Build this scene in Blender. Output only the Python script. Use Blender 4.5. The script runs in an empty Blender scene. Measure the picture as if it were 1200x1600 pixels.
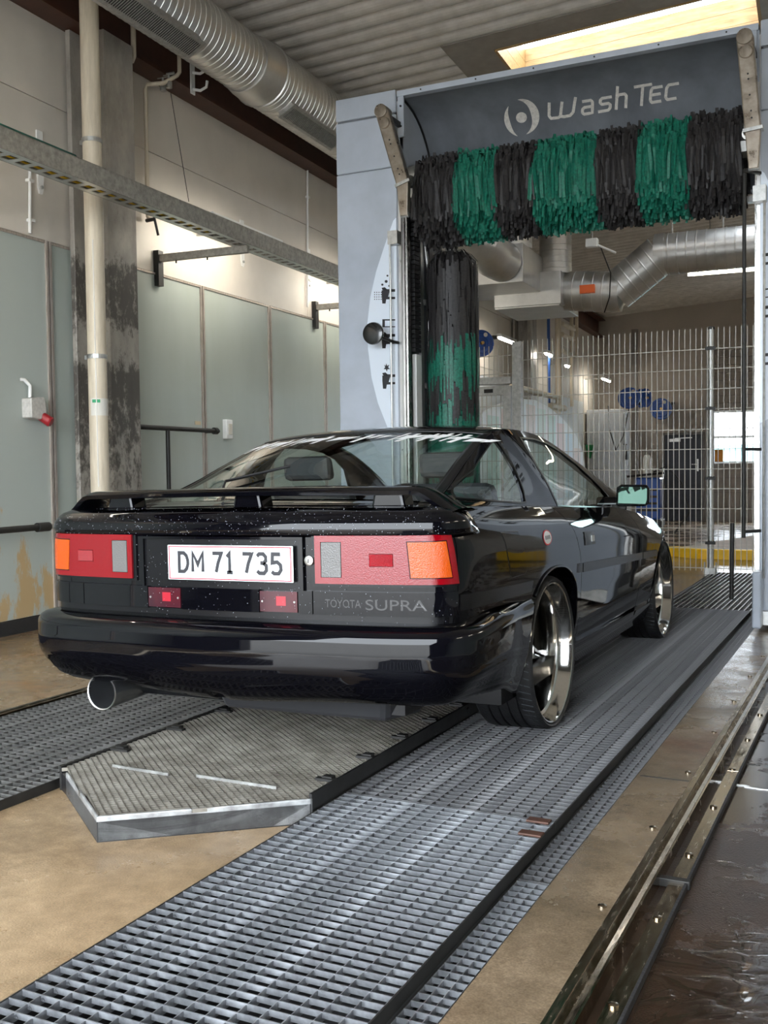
import bpy, bmesh, math, random
import numpy as np
from mathutils import Vector, Matrix, geometry
R = math.radians
random.seed(7); rng = np.random.default_rng(7)
scene = bpy.context.scene
col = scene.collection

# ---------------------------------------------------------------- camera (image frame 1200 x 1600)
F_PX = 1618.0; CAM_H = 1.10; YAW, PITCH, ROLL = 0.4525, 0.0415, 0.0125
def cam_axes():
    cy, sy = math.cos(YAW), math.sin(YAW)
    fwd = np.array([-sy, cy, 0.]); right = np.array([cy, sy, 0.]); up = np.array([0, 0, 1.])
    f2 = fwd*math.cos(PITCH) - up*math.sin(PITCH); u2 = up*math.cos(PITCH) + fwd*math.sin(PITCH)
    r3 = right*math.cos(ROLL) - u2*math.sin(ROLL); u3 = u2*math.cos(ROLL) + right*math.sin(ROLL)
    return r3, u3, -f2
AX = cam_axes()
cam = bpy.data.cameras.new('camera'); cam.sensor_fit = 'VERTICAL'; cam.sensor_height = 36; cam.lens = F_PX/1600*36
cam.clip_start = .05; cam.clip_end = 200
camo = bpy.data.objects.new('camera', cam); col.objects.link(camo)
M = Matrix.Identity(4)
for i in range(3):
    for j in range(3): M[i][j] = AX[j][i]
M.translation = (0, 0, CAM_H); camo.matrix_world = M
scene.camera = camo
def ray(x, y): return AX[0]*(x-600)/F_PX - AX[1]*(y-800)/F_PX - AX[2]
def on(x, y, ax, v):
    d = ray(x, y); c = np.array([0, 0, CAM_H]); return c + d*(v-c[ax])/d[ax]

# ---------------------------------------------------------------- world, light, exposure
wd = bpy.data.worlds.new('sky'); scene.world = wd; wd.use_nodes = True
bg = wd.node_tree.nodes['Background']; bg.inputs[0].default_value = (.86, .93, 1.0, 1); bg.inputs[1].default_value = 7.0
def area(name, loc, rot, sx, sy, power, colr):
    l = bpy.data.lights.new(name, 'AREA'); l.shape = 'RECTANGLE'; l.size = sx; l.size_y = sy; l.energy = power; l.color = colr
    o = bpy.data.objects.new(name, l); col.objects.link(o); o.location = loc; o.rotation_euler = rot; return o
scene.view_settings.view_transform = 'Standard'; scene.view_settings.look = 'None'
scene.view_settings.gamma = 1.0; scene.view_settings.use_curve_mapping = False
scene.view_settings.exposure = 1.12

# ---------------------------------------------------------------- materials
MATS = {}
def mat(name, c, rough=.5, metal=0., coat=0., var=0., scale=8., c2=None, bump=0., bscale=60., rvar=0., spec=.5, stretch=None, detail=4, thr=None):
    """principled material; var mixes base c with c2 through noise; bump/rvar add fine relief and gloss change"""
    if name in MATS: return MATS[name]
    m = bpy.data.materials.new(name); m.use_nodes = True; nt = m.node_tree; b = nt.nodes['Principled BSDF']
    b.inputs['Base Color'].default_value = (*c, 1); b.inputs['Roughness'].default_value = rough
    b.inputs['Metallic'].default_value = metal; b.inputs['Coat Weight'].default_value = coat
    b.inputs['Coat Roughness'].default_value = .03; b.inputs['Specular IOR Level'].default_value = spec
    if var or bump or rvar:
        tc = nt.nodes.new('ShaderNodeTexCoord'); src = tc.outputs['Object']
        if stretch:
            mp = nt.nodes.new('ShaderNodeMapping'); mp.inputs['Scale'].default_value = stretch
            nt.links.new(src, mp.inputs[0]); src = mp.outputs[0]
        n = nt.nodes.new('ShaderNodeTexNoise'); n.inputs['Scale'].default_value = scale; n.inputs['Detail'].default_value = detail
        n.inputs['Roughness'].default_value = .62
        nt.links.new(src, n.inputs['Vector'])
        if var:
            cr = nt.nodes.new('ShaderNodeValToRGB'); lo, hi = thr or (.32, .68)
            cr.color_ramp.elements[0].position = lo; cr.color_ramp.elements[1].position = hi
            cc = c2 or tuple(x*(1-var) for x in c)
            cr.color_ramp.elements[0].color = (*cc, 1); cr.color_ramp.elements[1].color = (*c, 1)
            nt.links.new(n.outputs['Fac'], cr.inputs[0]); nt.links.new(cr.outputs[0], b.inputs['Base Color'])
        if rvar:
            mr = nt.nodes.new('ShaderNodeMapRange'); mr.inputs['To Min'].default_value = max(.02, rough-rvar); mr.inputs['To Max'].default_value = rough+rvar
            mr.inputs['From Min'].default_value = .3; mr.inputs['From Max'].default_value = .7
            nt.links.new(n.outputs['Fac'], mr.inputs[0]); nt.links.new(mr.outputs[0], b.inputs['Roughness'])
        if bump:
            n2 = nt.nodes.new('ShaderNodeTexNoise'); n2.inputs['Scale'].default_value = bscale; n2.inputs['Detail'].default_value = 3
            nt.links.new(src, n2.inputs['Vector'])
            bp = nt.nodes.new('ShaderNodeBump'); bp.inputs['Strength'].default_value = bump; bp.inputs['Distance'].default_value = .01
            nt.links.new(n2.outputs['Fac'], bp.inputs['Height']); nt.links.new(bp.outputs[0], b.inputs['Normal'])
    MATS[name] = m; return m
def emit(name, c, s):
    if name in MATS: return MATS[name]
    m = bpy.data.materials.new(name); m.use_nodes = True; nt = m.node_tree; nt.nodes.clear()
    e = nt.nodes.new('ShaderNodeEmission'); e.inputs[0].default_value = (*c, 1); e.inputs[1].default_value = s
    o = nt.nodes.new('ShaderNodeOutputMaterial'); nt.links.new(e.outputs[0], o.inputs[0]); MATS[name] = m; return m
def glass(name, tint, rough=.0, ior=1.5):
    if name in MATS: return MATS[name]
    m = bpy.data.materials.new(name); m.use_nodes = True; nt = m.node_tree; nt.nodes.clear()
    t = nt.nodes.new('ShaderNodeBsdfTransparent'); t.inputs[0].default_value = (*tint, 1)
    g = nt.nodes.new('ShaderNodeBsdfGlossy'); g.inputs['Roughness'].default_value = rough
    f = nt.nodes.new('ShaderNodeFresnel'); ge = nt.nodes.new('ShaderNodeNewGeometry'); mi_ = nt.nodes.new('ShaderNodeMix'); mi_.inputs['A'].default_value = ior; mi_.inputs['B'].default_value = 1/ior
    nt.links.new(ge.outputs['Backfacing'], mi_.inputs['Factor']); nt.links.new(mi_.outputs['Result'], f.inputs['IOR'])   # a thin sheet reflects alike from both sides
    mx = nt.nodes.new('ShaderNodeMixShader'); o = nt.nodes.new('ShaderNodeOutputMaterial')
    nt.links.new(f.outputs[0], mx.inputs[0]); nt.links.new(t.outputs[0], mx.inputs[1]); nt.links.new(g.outputs[0], mx.inputs[2])
    nt.links.new(mx.outputs[0], o.inputs[0]); MATS[name] = m; return m

def layered_floor(name, base, dark, patch, wet, scale, puddle=None):
    """concrete: two noise colours, rusty patches with a shape of their own, wet film as low-roughness noise"""
    m = bpy.data.materials.new(name); m.use_nodes = True; nt = m.node_tree; b = nt.nodes['Principled BSDF']; L = nt.links.new
    tc = nt.nodes.new('ShaderNodeTexCoord')
    def noise(s, d=5, r=.6):
        n = nt.nodes.new('ShaderNodeTexNoise'); n.inputs['Scale'].default_value = s; n.inputs['Detail'].default_value = d; n.inputs['Roughness'].default_value = r
        L(tc.outputs['Object'], n.inputs['Vector']); return n
    def ramp(src, p0, p1, c0, c1):
        r = nt.nodes.new('ShaderNodeValToRGB'); r.color_ramp.elements[0].position = p0; r.color_ramp.elements[1].position = p1
        r.color_ramp.elements[0].color = (*c0, 1); r.color_ramp.elements[1].color = (*c1, 1); L(src, r.inputs[0]); return r
    def mix(f, a, c):
        x = nt.nodes.new('ShaderNodeMix'); x.data_type = 'RGBA'
        L(f, x.inputs['Factor']); L(a, x.inputs['A']); L(c, x.inputs['B']); return x.outputs['Result']
    n1 = noise(scale); a = ramp(n1.outputs['Fac'], .3, .7, dark, base)
    n2 = noise(scale*.45, 6, .7); pm = ramp(n2.outputs['Fac'], .56, .72, (0, 0, 0), (1, 1, 1))
    pc = nt.nodes.new('ShaderNodeRGB'); pc.outputs[0].default_value = (*patch, 1)
    c = mix(pm.outputs[0], a.outputs[0], pc.outputs[0])
    n5 = noise(15, 8, .72); g5 = ramp(n5.outputs['Fac'], .34, .66, (.62, .60, .56), (1.12, 1.12, 1.12))
    m5 = nt.nodes.new('ShaderNodeMix'); m5.data_type = 'RGBA'; m5.blend_type = 'MULTIPLY'; m5.inputs['Factor'].default_value = .8
    L(c, m5.inputs['A']); L(g5.outputs[0], m5.inputs['B']); c = m5.outputs['Result']
    n4 = noise(190, 2, .5); g = ramp(n4.outputs['Fac'], .3, .7, (.55, .55, .55), (1.15, 1.15, 1.15))
    mul = nt.nodes.new('ShaderNodeMix'); mul.data_type = 'RGBA'; mul.blend_type = 'MULTIPLY'; mul.inputs['Factor'].default_value = .55
    L(c, mul.inputs['A']); L(g.outputs[0], mul.inputs['B']); c = mul.outputs['Result']
    n3 = noise(1.3 if puddle is None else puddle, 9, .68)
    wr = ramp(n3.outputs['Fac'], *( (.40, .62) if puddle is None else (.50, .53) ), (wet[0],)*3, (wet[1],)*3)
    L(wr.outputs[0], b.inputs['Roughness']); L(c, b.inputs['Base Color'])
    bp = nt.nodes.new('ShaderNodeBump'); bp.inputs['Strength'].default_value = .18; bp.inputs['Distance'].default_value = .004
    L(n4.outputs['Fac'], bp.inputs['Height'])
    if puddle is None: L(bp.outputs[0], b.inputs['Normal'])
    else:
        # water lies smooth and a touch higher: bump strength follows the same wet mask
        L(wr.outputs[0], bp.inputs['Strength'])
        L(bp.outputs[0], b.inputs['Normal'])
    MATS[name] = m; return m

# ---------------------------------------------------------------- mesh builder and object helpers
class MB:
    def __init__(s): s.v = []; s.f = []; s.m = []
    def add(s, vs, fs, mi=0):
        k = len(s.v); s.v += [tuple(map(float, p)) for p in vs]; s.f += [tuple(i+k for i in f) for f in fs]; s.m += [mi]*len(fs); return s
    def box(s, x0, x1, y0, y1, z0, z1, mi=0):
        return s.add([(x0,y0,z0),(x1,y0,z0),(x1,y1,z0),(x0,y1,z0),(x0,y0,z1),(x1,y0,z1),(x1,y1,z1),(x0,y1,z1)],
                     [(0,3,2,1),(4,5,6,7),(0,1,5,4),(1,2,6,5),(2,3,7,6),(3,0,4,7)], mi)
    def bar(s, p, q, w, h, up=(0,0,1), mi=0):
        p, q = Vector(p), Vector(q); d = (q-p).normalized(); up = Vector(up)
        if abs(d.dot(up)) > .98: up = Vector((1,0,0))
        a = d.cross(up).normalized(); b = a.cross(d).normalized()
        c = [a*i*w/2+b*j*h/2 for i, j in ((-1,-1),(1,-1),(1,1),(-1,1))]
        return s.add([p+k for k in c]+[q+k for k in c], [(0,1,2,3)[::-1],(4,5,6,7),(0,1,5,4),(1,2,6,5),(2,3,7,6),(3,0,4,7)], mi)
    def tube(s, path, r, n=10, caps=True, mi=0):
        P = [Vector(p) for p in path]; k = len(P); rs = r if hasattr(r, '__len__') else [r]*k
        T = [((P[min(i+1,k-1)]-P[max(i-1,0)]).normalized()) for i in range(k)]
        u = T[0].orthogonal().normalized(); vs = []
        for i in range(k):
            u = (u - T[i]*u.dot(T[i]));
            u = u.normalized() if u.length > 1e-6 else T[i].orthogonal().normalized()
            w = T[i].cross(u)
            for j in range(n):
                a = 2*math.pi*j/n; vs.append(P[i]+(u*math.cos(a)+w*math.sin(a))*rs[i])
        fs = [(i*n+j, i*n+(j+1)%n, (i+1)*n+(j+1)%n, (i+1)*n+j) for i in range(k-1) for j in range(n)]
        if caps: fs += [tuple(range(n))[::-1], tuple((k-1)*n+j for j in range(n))]
        return s.add(vs, fs, mi)
    def lathe(s, prof, n=48, c=(0,0,0), ax='X', mi=0, a0=0., a1=2*math.pi):
        full = abs(a1-a0-2*math.pi) < 1e-6; m = n if full else n+1; vs = []
        for i in range(m):
            a = a0+(a1-a0)*i/n
            for (t, r) in prof:
                p = {'X': (t, r*math.cos(a), r*math.sin(a)), 'Y': (r*math.cos(a), t, r*math.sin(a)), 'Z': (r*math.cos(a), r*math.sin(a), t)}[ax]
                vs.append((p[0]+c[0], p[1]+c[1], p[2]+c[2]))
        k = len(prof)
        fs = [(i*k+j, ((i+1)%m)*k+j, ((i+1)%m)*k+j+1, i*k+j+1) for i in range(n) for j in range(k-1)]
        return s.add(vs, fs, mi)
    def grid(s, G, mi=0, wrap=False):
        a, b = len(G), len(G[0]); vs = [p for r in G for p in r]
        fs = [(i*b+j, i*b+(j+1)%b, (i+1)*b+(j+1)%b, (i+1)*b+j) for i in range(a-1) for j in range(b if wrap else b-1)]
        return s.add(vs, fs, mi)
    def prism(s, poly, f0, f1, mi=0):
        """poly of 2-D points, f0/f1 map (a,b)->3-D for the two ends"""
        n = len(poly); vs = [f0(*p) for p in poly]+[f1(*p) for p in poly]
        return s.add(vs, [tuple(range(n))[::-1], tuple(range(n, 2*n))]+[(i, (i+1)%n, n+(i+1)%n, n+i) for i in range(n)], mi)
WM = {}
IDENT = Matrix.Identity(4)
def link(o, parent=None, world=IDENT):
    col.objects.link(o)
    if parent is not None:
        o.parent = parent; o.matrix_basis = WM[parent.name].inverted() @ world
    else: o.matrix_basis = world
    WM[o.name] = world.copy(); return o
def build(name, mb, m, parent=None, frame=IDENT, smooth=None, bevel=0., fixn=True, label=None, mods=()):
    me = bpy.data.meshes.new(name); me.from_pydata(mb.v, [], mb.f)
    ml = m if isinstance(m, (list, tuple)) else [m]
    for x in ml: me.materials.append(x)
    if len(ml) > 1: me.polygons.foreach_set('material_index', mb.m)
    if fixn:
        bm = bmesh.new(); bm.from_mesh(me); bmesh.ops.recalc_face_normals(bm, faces=bm.faces); bm.to_mesh(me); bm.free()
    me.update()
    # origin: centre of the base
    co = np.array(mb.v); lo, hi = co.min(0), co.max(0); c = Vector(((lo[0]+hi[0])/2, (lo[1]+hi[1])/2, lo[2]))
    me.transform(Matrix.Translation(-c)); w = frame @ Matrix.Translation(c)
    if smooth is not None:
        me.polygons.foreach_set('use_smooth', [True]*len(me.polygons)); me.set_sharp_from_angle(angle=R(smooth))
    o = bpy.data.objects.new(name, me); link(o, parent, w)
    if bevel:
        md = o.modifiers.new('bevel', 'BEVEL'); md.width = bevel; md.segments = 2; md.limit_method = 'ANGLE'
    if label: o['label'] = label
    return o
def thing(name, label, cat, loc=(0,0,0), rz=0., group=None, frame=None):
    o = bpy.data.objects.new(name, None); o.empty_display_size = .1
    w = (frame or IDENT) @ Matrix.Translation(loc) @ Matrix.Rotation(rz, 4, 'Z'); link(o, None, w)
    return tag(o, label, cat, group)
def tag(o, label, cat, group=None):
    o['label'] = label; o['category'] = cat
    if group: o['group'] = group
    return o
def struct(o): o['kind'] = 'structure'; return o
def stuff(o): o['kind'] = 'stuff'; return o
def inst(src, name, parent, world):
    o = bpy.data.objects.new(name, src.data); return link(o, parent, world)
def one(name, mb, m, label, cat, group=None, **k): return tag(build(name, mb, m, **k), label, cat, group)

# building frame: walls and roof stand 3.3 degrees off the wash lane
PHI = R(3.3); U0 = -5.0794
NW = Vector((math.cos(PHI), math.sin(PHI), 0)); DW = Vector((-math.sin(PHI), math.cos(PHI), 0))
BF = Matrix.Translation(NW*U0) @ Matrix.Rotation(PHI, 4, 'Z')       # local x = distance from left wall, y along it
BFI = BF.inverted()
def wl(x, y, off=0.):
    """pixel -> building-frame point on the plane `off` metres in front of the left wall"""
    d = Vector(ray(x, y)); c = Vector((0, 0, CAM_H)); t = (U0+off-c.dot(NW))/d.dot(NW); return BFI @ (c+d*t)
def wv(x, y, v):
    """pixel -> building-frame point on the plane at distance v along the hall"""
    d = Vector(ray(x, y)); c = Vector((0, 0, CAM_H)); t = (v-c.dot(DW))/d.dot(DW); return BFI @ (c+d*t)

# ---------------------------------------------------------------- shared materials
m_wall = mat('painted_wall', (.68, .63, .56), .55, var=.12, scale=1.5, bump=.05, bscale=180)
m_wall_panel = mat('grey_green_panel', (.42, .47, .44), .42, var=.16, scale=1.2, c2=(.36, .40, .36), rvar=.08, stretch=(1, 1, .4))
def rusty_board():
    m = bpy.data.materials.new('rust_streaked_panel'); m.use_nodes = True; nt = m.node_tree; b = nt.nodes['Principled BSDF']; L = nt.links.new; b.inputs['Roughness'].default_value = .42
    tc = nt.nodes.new('ShaderNodeTexCoord'); mp = nt.nodes.new('ShaderNodeMapping'); mp.inputs['Scale'].default_value = (1, 1, .4); L(tc.outputs['Object'], mp.inputs[0])
    n = nt.nodes.new('ShaderNodeTexNoise'); n.inputs['Scale'].default_value = 4.5; n.inputs['Detail'].default_value = 9; n.inputs['Roughness'].default_value = .7; L(mp.outputs[0], n.inputs['Vector'])
    sx = nt.nodes.new('ShaderNodeSeparateXYZ'); L(tc.outputs['Object'], sx.inputs[0])
    mr = nt.nodes.new('ShaderNodeMapRange'); mr.inputs['From Min'].default_value = .1; mr.inputs['From Max'].default_value = 1.1; mr.inputs['To Min'].default_value = .10; mr.inputs['To Max'].default_value = -.16; L(sx.outputs['Z'], mr.inputs[0])
    ad = nt.nodes.new('ShaderNodeMath'); ad.operation = 'ADD'; L(n.outputs['Fac'], ad.inputs[0]); L(mr.outputs[0], ad.inputs[1])
    cr = nt.nodes.new('ShaderNodeValToRGB'); cr.color_ramp.elements[0].position = .54; cr.color_ramp.elements[1].position = .60
    cr.color_ramp.elements[0].color = (.41, .45, .42, 1); cr.color_ramp.elements[1].color = (.46, .33, .17, 1); L(ad.outputs[0], cr.inputs[0]); L(cr.outputs[0], b.inputs['Base Color']); return m
m_wall_panel_rusty = rusty_board()
m_joint = mat('joint_strip_metal', (.55, .50, .45), .33, .45, var=.35, scale=18, c2=(.34, .28, .235), stretch=(6, 6, .5))
m_steel = mat('brushed_steel', (.55, .53, .50), .28, 1., var=.25, scale=20, rvar=.1, stretch=(8, 8, 1))
m_galv = mat('galvanised_steel', (.55, .55, .53), .42, .85, var=.35, scale=26, rvar=.12)
m_duct = mat('spiral_duct_metal', (.62, .61, .585), .40, .9, var=.22, scale=4, rvar=.06)
m_brown = mat('brown_steel', (.085, .028, .014), .45, .0, var=.4, scale=6)
m_black = mat('black_plastic', (.012, .012, .013), .4)
m_dark = mat('dark_iron', (.03, .029, .027), .5, .4, var=.4, scale=12)
m_rubber = mat('black_rubber', (.02, .02, .021), .55, bump=.2, bscale=90)
m_white = mat('white_plastic', (.78, .78, .76), .4)
m_alu = mat('aluminium', (.66, .65, .63), .35, 1., rvar=.08, var=.1, scale=14)
m_pipe = mat('cream_pipe', (.68, .60, .47), .45, var=.28, scale=30, c2=(.52, .45, .34), stretch=(1, 1, .12))
m_col = mat('weathered_galvanised_column', (.44, .41, .365), .5, .25, var=1, scale=5, c2=(.17, .155, .138), bump=.15, bscale=110, detail=10, stretch=(1, 1, .35), thr=(.30, .62))
def splashed_column():
    m = bpy.data.materials.new('splash_stained_column'); m.use_nodes = True; nt = m.node_tree; b = nt.nodes['Principled BSDF']; L = nt.links.new; b.inputs['Roughness'].default_value = .48; b.inputs['Metallic'].default_value = .2
    tc = nt.nodes.new('ShaderNodeTexCoord')
    def noise(s, d, r, st=None):
        n = nt.nodes.new('ShaderNodeTexNoise'); n.inputs['Scale'].default_value = s; n.inputs['Detail'].default_value = d; n.inputs['Roughness'].default_value = r; src = tc.outputs['Object']
        if st: mp = nt.nodes.new('ShaderNodeMapping'); mp.inputs['Scale'].default_value = st; L(src, mp.inputs[0]); src = mp.outputs[0]
        L(src, n.inputs['Vector']); return n
    def ramp(src, stops):
        r = nt.nodes.new('ShaderNodeValToRGB'); e = r.color_ramp.elements
        while len(e) < len(stops): e.new(.5)
        for q, (p_, c_) in zip(e, stops): q.position = p_; q.color = (*c_, 1)
        L(src, r.inputs[0]); return r
    base = ramp(noise(6, 9, .7, (1, 1, .5)).outputs['Fac'], [(.3, (.26, .24, .21)), (.7, (.46, .425, .375))])
    sx = nt.nodes.new('ShaderNodeSeparateXYZ'); L(tc.outputs['Object'], sx.inputs[0])
    dv = nt.nodes.new('ShaderNodeMath'); dv.operation = 'DIVIDE'; dv.inputs[1].default_value = 5.; L(sx.outputs['Z'], dv.inputs[0])
    zr = ramp(dv.outputs[0], [(.0, (.10, .10, .10)), (.20, (.12, .12, .12)), (.36, (.30, .30, .30)), (.41, (.02, .02, .02)), (.45, (.26, .26, .26)), (.52, (.24, .24, .24)), (.555, (-.0, 0, 0)), (1., (0, 0, 0))])
    ad = nt.nodes.new('ShaderNodeMath'); ad.operation = 'ADD'; L(noise(14, 10, .75, (1, 1, .6)).outputs['Fac'], ad.inputs[0]); L(zr.outputs[0], ad.inputs[1])
    st = ramp(ad.outputs[0], [(.62, (0, 0, 0)), (.74, (.85, .85, .85))])
    mx = nt.nodes.new('ShaderNodeMix'); mx.data_type = 'RGBA'; L(st.outputs[0], mx.inputs['Factor']); L(base.outputs[0], mx.inputs['A']); mx.inputs['B'].default_value = (.055, .047, .040, 1)
    L(mx.outputs['Result'], b.inputs['Base Color']); return m
m_concrete_col = splashed_column()
m_blue = mat('blue_plastic', (.012, .075, .36), .3, coat=.3)
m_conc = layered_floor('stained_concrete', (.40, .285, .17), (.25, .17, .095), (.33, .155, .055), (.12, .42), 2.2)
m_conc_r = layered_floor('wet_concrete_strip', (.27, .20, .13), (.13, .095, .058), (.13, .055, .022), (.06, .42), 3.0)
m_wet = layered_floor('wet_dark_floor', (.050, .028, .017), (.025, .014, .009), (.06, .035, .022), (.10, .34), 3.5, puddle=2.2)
m_grate = mat('galvanised_grating', (.40, .415, .44), .36, .65, var=.55, scale=18, rvar=.12, c2=(.17, .175, .185))
m_grate_mid = mat('dirty_shaded_grating', (.24, .24, .245), .40, .6, var=.55, scale=18, rvar=.12, c2=(.09, .09, .095))  # darker copy of the grating: dirt, with the car's shade painted in
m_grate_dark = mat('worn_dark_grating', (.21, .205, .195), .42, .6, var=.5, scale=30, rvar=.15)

# ---------------------------------------------------------------- floor and pit
PX0, PX1 = -1.612, -.792                      # pit under the right-hand wheel track
mb = MB()
mb.box(-7.2, PX0, -1, 8.0, -.35, 0); mb.box(PX0, PX1, -1, .3, -.35, 0)
mb.add([(-7.8, 14.2, 0), (6, 14.2, 0), (6, 27.5, -.30), (-7.8, 27.5, -.30), (-7.8, 14.2, -.5), (6, 14.2, -.5), (6, 27.5, -.6), (-7.8, 27.5, -.6)], [(0, 1, 2, 3), (4, 7, 6, 5), (0, 4, 5, 1), (1, 5, 6, 2), (2, 6, 7, 3), (3, 7, 4, 0)])
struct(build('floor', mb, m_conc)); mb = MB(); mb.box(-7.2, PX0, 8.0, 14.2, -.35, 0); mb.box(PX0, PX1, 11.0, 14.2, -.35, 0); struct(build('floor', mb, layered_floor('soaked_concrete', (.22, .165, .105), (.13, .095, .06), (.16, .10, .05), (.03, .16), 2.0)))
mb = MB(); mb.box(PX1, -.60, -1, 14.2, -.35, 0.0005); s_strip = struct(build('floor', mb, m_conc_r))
mb = MB(); mb.box(PX0, PX1, .3, 11.0, -.42, -.36); mb.box(PX0, PX0+.004, .3, 11.0, -.36, -.004); mb.box(PX1-.004, PX1, .3, 11.0, -.36, -.004); struct(build('floor', mb, m_black))
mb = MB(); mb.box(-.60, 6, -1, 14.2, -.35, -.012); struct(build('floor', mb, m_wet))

# ---------------------------------------------------------------- left wall
RZ = lambda off: 4.86+.07*(off-.72)           # underside of the roof, rising to the right
mb = MB(); mb.box(-.2, -.012, -1.4, 27.6, -.4, 5.0); wall_left = struct(build('wall_left', mb, m_wall, frame=BF))
# upper insulated panels with joints
vs_ = [-1.2, 2.1, 5.35, 6.45, 10.113, 13.75, 17.4, 21.0, 24.2, 27.4]
for a, b in zip(vs_[:-1], vs_[1:]):
    for z0, z1 in ((2.76, 3.735), (3.741, 4.9)):
        build('upper_panel', MB().box(-.012, 0, a+.003, b-.003, z0, z1), m_wall, wall_left, BF)
# lower grey-green boards and steel joint trims
edges = [-1.2, .6, 3.2, 5.98, 6.28]
edges2 = [6.62, 7.99, 9.23, 10.50, 11.75]
for E_ in (edges, edges2):
    for a, b in zip(E_[:-1], E_[1:]):
        build('wall_board', MB().box(-.012, .006, a+.012, b-.012, .1, 2.735), m_wall_panel_rusty if b == 5.98 else m_wall_panel, wall_left, BF)
        build('board_cap', MB().box(-.012, .016, a+.01, b-.01, 2.735, 2.752), m_joint, wall_left, BF)
    for e in E_[1:-1] if E_ is edges2 else E_[1:]:
        for s in (-.030, .008): build('joint_strip', MB().box(-.012, .02, e+s, e+s+.022, .1, 2.755), m_joint, wall_left, BF)
        build('joint_gap', MB().box(-.012, .002, e-.012, e+.012, .1, 2.74), m_dark, wall_left, BF)
mb = MB(); mb.box(-.012, .03, -1.2, 12, 0, .095); struct(build('baseboard_left', mb, m_rubber, frame=BF))
# far part of the left wall: pale smooth boards
for a, b in ((11.75, 12.9), (12.92, 14.1), (14.12, 15.0), (15.02, 16.5), (16.52, 18.0), (18.02, 20), (20.02, 22), (22.02, 24.5)):
    build('pale_board', MB().box(-.012, .008, a, b, .05, 2.62), mat('pale_board', (.62, .66, .68), .35, var=.08, scale=2), wall_left, BF)

# roof: corrugated sheet, ribs across the hall
def ribbed(v0, v1, o0, o1):
    g = []; p = .235; prof = [(0, .0), (.02, -.004), (.05, .055), (.085, .058), (.115, .0), (.118, 0)]
    k0 = math.floor(v0/p); pts = []
    k = k0
    while k*p < v1:
        for t, z in ((.0, .10), (.022, .10), (.03, .06), (.042, .036), (.06, .018), (.085, .006), (.115, .0), (.145, .001), (.175, .008), (.20, .020), (.218, .038), (.229, .062)):
            v = k*p+t
            if v0 <= v <= v1: pts.append((v, z))
        k += 1
    return [[(o, v, RZ(o)+z) for v, z in pts] for o in np.linspace(o0, o1, 4)]
m_roof = mat('corrugated_sheet', (.62, .585, .54), .5, .1, var=.3, scale=5, c2=(.46, .43, .39), bump=.12, bscale=120)
SK = (2.33, 4.60, 9.42, 10.45)                # skylight openings o0,o1,v0,v1
SK2 = (4.3, 5.5, 11.5, 13.2)  # second skylight, out of view, added for its reflection in the wet floor
mb = MB()
for a in ((-1.1, SK[2], -.1, 9.2), (SK[3], SK2[2], -.1, 9.2), (SK2[3], 27.3, -.1, 9.2), (SK2[2], SK2[3], -.1, SK2[0]), (SK2[2], SK2[3], SK2[1], 9.2), (SK[2], SK[3], -.1, SK[0]), (SK[2], SK[3], SK[1], 9.2)): mb.grid(ribbed(*a))
ceil = struct(build('ceiling', mb, m_roof, frame=BF))
mb = MB()
for a in ((-1.3, SK[2]-.02, -.2, 9.3), (SK[3]+.02, SK2[2]-.02, -.2, 9.3), (SK2[3]+.02, 27.6, -.2, 9.3), (SK2[2]-.02, SK2[3]+.02, -.2, SK2[0]), (SK2[2]-.02, SK2[3]+.02, SK2[1], 9.3), (SK[2]-.02, SK[3]+.02, -.2, SK[0]), (SK[2]-.02, SK[3]+.02, SK[1], 9.3)):
    mb.grid([[(o, v, RZ(o)+.105+dz) for v in (a[0], a[1])] for o, dz in ((a[2], 0), (a[3], 0), (a[3], .1), (a[2], .1), (a[2], 0))])
build('roof_deck', mb, m_dark, ceil, BF)
# skylight: timber lined shaft with a pane on top
m_wood = mat('pine_boards', (.40, .265, .105), .5, var=1, scale=6, c2=(.27, .135, .038), stretch=(1, 6, 6), detail=6)
def skylight(SK, lab):
    sk = thing('skylight', lab, 'skylight', (SK[0], SK[2], RZ(SK[0])), frame=BF)
    H_ = .37
    for k in range(3):
        z = lambda o: RZ(o)-.02+k*.128
        for v in (SK[2], SK[3]):
            build('lining_board', MB().prism([(SK[0], 0), (SK[1], 0), (SK[1], 1), (SK[0], 1)], lambda o, q: (o, v-.014, z(o)+q*.125), lambda o, q: (o, v+.014, z(o)+q*.125)), m_wood, sk, BF)
        for o in (SK[0], SK[1]):
            build('lining_board', MB().box(o-.014, o+.014, SK[2]+.015, SK[3]-.015, z(o), z(o)+.125), m_wood, sk, BF)
    build('pane', MB().prism([(SK[0]-.02, SK[2]-.02), (SK[1]+.02, SK[2]-.02), (SK[1]+.02, SK[3]+.02), (SK[0]-.02, SK[3]+.02)], lambda o, v: (o, v, RZ(o)+H_), lambda o, v: (o, v, RZ(o)+H_+.01)), glass('clear_pane', (.96, .97, .98)), sk, BF)
    for a in ((SK[0]-.42, SK[0]-.014, SK[2]-.35, SK[3]+.3), (SK[1]+.014, SK[1]+.4, SK[2]-.35, SK[3]+.3), (SK[0]-.014, SK[1]+.014, SK[2]-.35, SK[2]-.014), (SK[0]-.014, SK[1]+.014, SK[3]+.014, SK[3]+.3)):
        build('flashing', MB().prism([(a[0], a[2]), (a[1], a[2]), (a[1], a[3]), (a[0], a[3])], lambda o, v: (o, v, RZ(o)-.012), lambda o, v: (o, v, RZ(o)-.003)), mat('flashing_sheet', (.30, .27, .24), .5, .3, var=.2), sk, BF)
skylight(SK, 'timber lined skylight glowing with daylight above the gantry lettering')
skylight(SK2, 'added unseen timber lined skylight over the right side past the gantry')

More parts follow.
